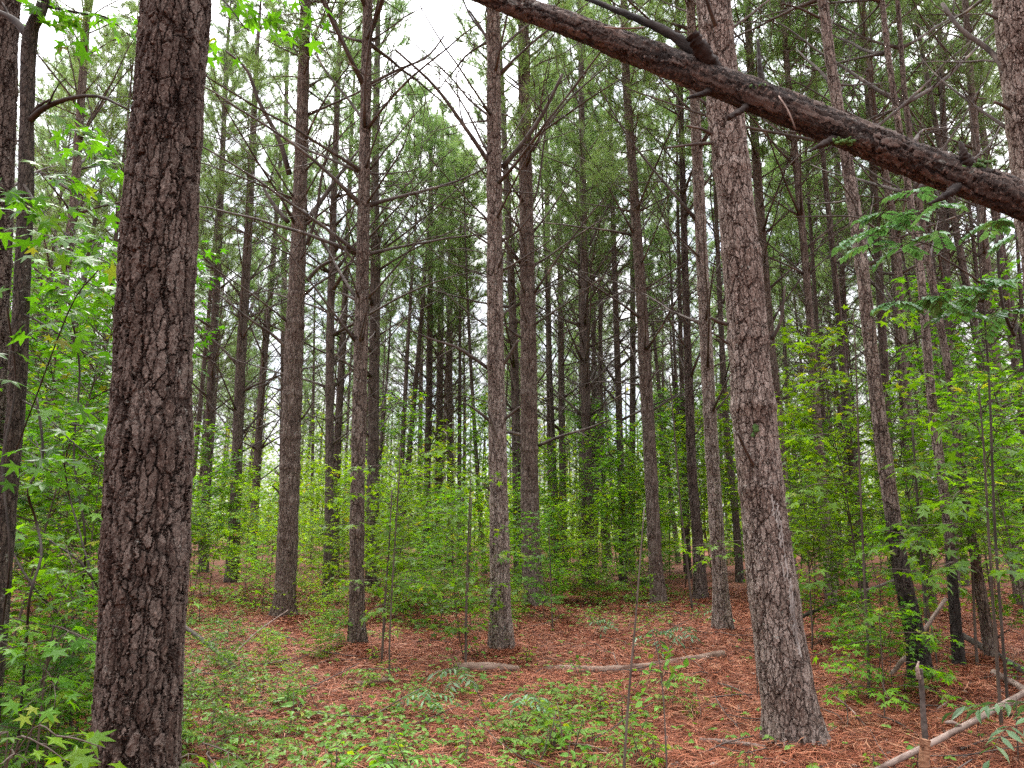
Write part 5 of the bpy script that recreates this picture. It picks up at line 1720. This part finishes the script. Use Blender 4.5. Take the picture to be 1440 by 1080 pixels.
leafy_thing('sapling with layered star leaves between the scarred and black-based leaning pines', (1222, 985), 7.2, [(1220, 900), (1214, 780), (1208, 640), (1204, 520), (1200, 440)],
            [((1160, 790), -.2, (-.8, -.3, -.1), .5), ((1250, 800), -.3, (.7, -.4, -.1), .5), ((1150, 745), 0, (-.8, .1, -.05), .5), ((1240, 745), -.3, (.5, -.7, -.1), .5), ((1160, 680), -.2, (-.7, -.5, -.05), .55), ((1250, 660), -.2, (.8, -.3, -.05), .55),
             ((1170, 610), .1, (-.7, .2, 0), .5), ((1250, 590), -.1, (.7, -.4, 0), .5), ((1180, 540), -.2, (-.6, -.5, 0), .45), ((1240, 520), 0, (.7, -.2, 0), .45), ((1170, 480), 0, (-.6, -.3, .1), .4), ((1230, 450), 0, (.6, -.3, .1), .4), ((1205, 850), -.3, (-.3, -.7, -.1), .4), ((1290, 700), -.3, (.8, -.4, -.1), .45)], .125, STAR, 'leaf', 32, (8, 3), sub=4, step=.7)
leafy_thing('bright waist-high star-leaved sapling in straw right of the scarred leaning pine', (1243, 1010), 6.4, [(1243, 970), (1240, 920), (1236, 865)],
            [((1215, 935), -.1, (-.8, -.3, 0), .4), ((1270, 930), -.1, (.8, -.3, 0), .4), ((1225, 900), 0, (-.7, .1, 0), .4), ((1262, 890), -.1, (.7, -.4, 0), .4), ((1240, 960), -.2, (-.2, -.8, 0), .35), ((1285, 965), -.1, (.7, -.2, 0), .4), ((1205, 965), 0, (-.7, -.3, 0), .35), ((1238, 868), 0, (.2, -.4, .2), .3)], .085, STAR, 'leaf_lime', 33, (4, 2), sub=3, step=.75)
leafy_thing('thin sapling whose leafy arm crosses the speckled pine', (1062, 930), 7.6, [(1062, 870), (1066, 800), (1068, 740)],
            [((1040, 760), -.2, (-.9, -.3, -.05), .5), ((1030, 775), -.3, (-.8, -.2, -.1), .4), ((1000, 765), -.3, (-.9, 0, -.05), .35)], .095, STAR, 'leaf', 34, (3, 2), sub=2, step=.75)
leafy_thing('sapling with pale leafy arms crossing the slim dark pine', (548, 955), 8.3, [(548, 900), (553, 800), (560, 690), (563, 630)],
            [((530, 690), -.2, (-.8, -.3, -.05), .5), ((520, 735), -.2, (-.8, -.4, -.1), .4), ((590, 680), 0, (.8, -.2, 0), .6), ((620, 665), 0, (.8, 0, 0), .5), ((540, 655), 0, (-.6, -.2, .1), .45), ((580, 640), 0, (.6, -.3, .1), .45), ((525, 815), -.1, (-.6, -.4, 0), .4), ((570, 815), -.1, (.6, -.4, 0), .4), ((600, 720), -.2, (.7, -.4, 0), .45), ((540, 850), -.1, (-.4, -.5, 0), .3)], .10, STAR, 'leaf', 35, (5, 3), sub=4, step=.7)
leafy_thing('young tree with broad leafy tiers left of the V-branched pine', (655, 925), 9.0, [(655, 880), (657, 800), (660, 720), (662, 670)],
            [((625, 780), -.2, (-.8, -.3, 0), .6), ((690, 775), -.2, (.7, -.4, 0), .5), ((610, 740), .1, (-.8, .1, 0), .6), ((680, 740), .2, (.7, .1, 0), .5), ((640, 715), -.1, (-.5, -.6, .1), .5), ((660, 690), 0, (.4, -.3, .2), .4), ((600, 800), -.3, (-.7, -.5, -.05), .5), ((655, 805), -.4, (.1, -.8, -.05), .5), ((580, 770), 0, (-.9, 0, 0), .5)], .095, STAR, 'leaf', 36, (6, 3), sub=5, step=.65)
leafy_thing('leafy sapling wrapping the foot of the ringed pine', (778, 905), 11.8, [(776, 860), (774, 800), (772, 740)],
            [((750, 810), -.3, (-.8, -.3, 0), .5), ((790, 800), -.2, (.8, -.3, 0), .5), ((760, 780), -.3, (-.5, -.6, 0), .5), ((790, 770), 0, (.6, -.2, .1), .5), ((770, 835), -.3, (.2, -.7, 0), .4), ((735, 830), -.4, (-.6, -.4, 0), .4)], .10, STAR, 'leaf', 37, (4, 2), sub=4, step=.65)
# big pale compound leaves at right below the hanging trunk
def ash_tree():
    rng = np.random.default_rng(91)
    Y = 6.4
    foot = at(1412, 960, Y)
    foot = np.array((foot[0], Y, float(gz(foot[0], Y)) - .04))
    root = thing('sapling', 'tall sapling with pale bluish compound leaves under the hanging trunk', 'sapling', foot)
    wood, fol = MB(), MB()
    pts = [np.zeros(3)] + [at(px, py, Y) - foot for px, py in ((1400, 760), (1392, 560), (1385, 450), (1375, 330), (1380, 250))]
    pth = smooth_path(pts, 40)
    tube(wood, pth, np.linspace(.012, .006, 40), 8)
    pos, tip, nr, sz = [], [], [], []
    spots_ = [(1340, 405), (1300, 420), (1260, 425), (1380, 395), (1410, 400), (1340, 440), (1290, 300), (1250, 320), (1320, 290), (1270, 345), (1430, 330), (1400, 310), (1225, 345), (1320, 330), (1240, 300), (1370, 420), (1415, 440), (1215, 330), (1290, 270)]
    for px, py in spots_:
        p = at(px, py, Y + rng.uniform(-.7, .3)) - foot
        j = int(np.argmin(np.linalg.norm(pth - p - UP * .0, axis=1)))
        tube(wood, smooth_path([pth[j], (pth[j] + p) / 2 + UP * .08, p], 8), np.linspace(.006, .003, 8), 5)
        for q in range(int(rng.integers(2, 5))):
            a = rng.uniform(0, 6.28)
            d = np.array((math.cos(a), math.sin(a) * .8 - .2, rng.uniform(-.1, .3)))
            rp, _ = bent(p, d, rng.uniform(.16, .3), 6, .05, -.7, rng)
            tube(wood, rp, .0018, 3)
            for s in range(6):
                f = s / 5 * 4.4 + .5
                jj = min(4, int(f))
                c = rp[jj] + (rp[jj + 1] - rp[jj]) * (f - jj)
                dd, aa, cc = frame_from(rp[jj + 1] - rp[jj])
                for sg in (-1, 1):
                    pos.append(c)
                    tip.append(dd * .7 + aa * sg - UP * .25)
                    nr.append(UP + rng.normal(0, .2, 3))
                    sz.append(rng.uniform(.08, .12))
    put_leaves(fol, OVAL, pos, tip, nr, sz)
    obj('stem', wood.mesh('stem', M['smooth_bark']), root)
    obj('foliage', fol.mesh('foliage', M['leaf_ash'], False), root)


ash_tree()

# twisting vines at the left
def vine(label, poly, Y, w, seed):
    pts = [at(px, py, Y + .15 * math.sin(i * 2.1)) for i, (px, py) in enumerate(poly)]
    pts[0][2] = float(gz(pts[0][0], pts[0][1])) - .02
    base = pts[0].copy()
    mb = MB()
    tube(mb, smooth_path([p - base for p in pts], 50), w * .6 * Y / F / 2, 7)
    o = obj('vine', mb.mesh('vine', M['vine']))
    o.location = base
    tag(o, label, 'vine', 'woody vines at the left')


vine('dark woody vine looping up beside the grey hardwood', [(30, 1050), (35, 930), (42, 840), (58, 780), (50, 730), (40, 690), (60, 640), (52, 560)], 4.0, 6, 1)
vine('thin dark vine snaking in front of the left thicket', [(70, 1040), (90, 900), (130, 840), (115, 760), (98, 700), (90, 650)], 4.6, 4, 2)
vine('thin vine hanging in front of the dark edge pine', [(8, 1010), (2, 900), (14, 780), (4, 650), (22, 540), (10, 430)], 4.2, 5, 4)
vine('thin crooked vine crossing low behind the looping vine', [(110, 1010), (96, 900), (50, 830), (20, 780), (-10, 700)], 4.9, 5, 5)
vine('thin upright vine halfway between the hardwood and the thick left pine', [(118, 1000), (112, 880), (120, 760), (104, 640), (112, 520), (96, 420)], 5.2, 5, 6)
vine('leaning thin vine right behind the thick left pine', [(190, 940), (150, 880), (120, 800), (70, 760)], 4.4, 5, 3)

# ------------------------------------------------------------------ sky and sun
world = bpy.data.worlds.new('World')
scene.world = world
world.use_nodes = True
wt = world.node_tree
wt.nodes.clear()
sky = wt.nodes.new('ShaderNodeTexSky')
sky.sky_type = 'NISHITA'
sky.sun_disc = False
SUN_EL, SUN_AZ = R(52), R(-28)
sky.sun_elevation = SUN_EL
sky.sun_rotation = SUN_AZ
tcw = wt.nodes.new('ShaderNodeTexCoord')
cl = N(wt, 'ShaderNodeTexNoise', inp={'Vector': tcw.outputs['Generated'], 'Scale': 3.5, 'Detail': 6.0, 'Roughness': 0.6})
cf = smap(wt, cl.outputs['Fac'], 0.38, 0.56, 0.5, 1.0)
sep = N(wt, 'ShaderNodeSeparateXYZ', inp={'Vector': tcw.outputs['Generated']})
zz = math_n(wt, 'MAXIMUM', sep.outputs[2], 0.0)
# an overcast sky is about three times as bright overhead as at the horizon
# added gradient: sky dimmed behind the viewer to cut the frontal fill light
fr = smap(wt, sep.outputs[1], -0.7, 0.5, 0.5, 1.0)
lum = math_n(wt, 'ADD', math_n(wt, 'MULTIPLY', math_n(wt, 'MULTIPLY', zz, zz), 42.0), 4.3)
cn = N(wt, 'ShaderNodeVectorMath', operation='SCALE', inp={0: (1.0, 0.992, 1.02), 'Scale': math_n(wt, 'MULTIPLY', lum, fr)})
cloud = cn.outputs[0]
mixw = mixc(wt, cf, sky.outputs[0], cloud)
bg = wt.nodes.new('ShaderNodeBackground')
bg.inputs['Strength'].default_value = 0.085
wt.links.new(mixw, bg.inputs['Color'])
wo = wt.nodes.new('ShaderNodeOutputWorld')
wt.links.new(bg.outputs[0], wo.inputs['Surface'])

sd = bpy.data.lights.new('sun', 'SUN')
sd.energy = 1.5
sd.angle = R(12)
sd.color = (1.0, 0.97, 0.92)
so = bpy.data.objects.new('sun', sd)
COL.objects.link(so)
dv = Vector((math.sin(SUN_AZ) * math.cos(SUN_EL), math.cos(SUN_AZ) * math.cos(SUN_EL), math.sin(SUN_EL)))
so.rotation_euler = dv.to_track_quat('Z', 'Y').to_euler()
so.location = dv * 60

scene.view_settings.view_transform = 'Standard'
scene.view_settings.look = 'None'
scene.view_settings.exposure = 1.72
scene.view_settings.gamma = 1.0
c = scene.cycles
c.max_bounces = 5
c.diffuse_bounces = 3
c.glossy_bounces = 1
c.transmission_bounces = 3
c.use_adaptive_sampling = True
c.adaptive_threshold = 0.01
c.use_denoising = False
c.denoiser = 'OPENIMAGEDENOISE'
c.denoising_input_passes = 'RGB_ALBEDO_NORMAL'
c.sample_clamp_indirect = 4.0
c.caustics_reflective = False
c.caustics_refractive = False
scene.render.film_transparent = False
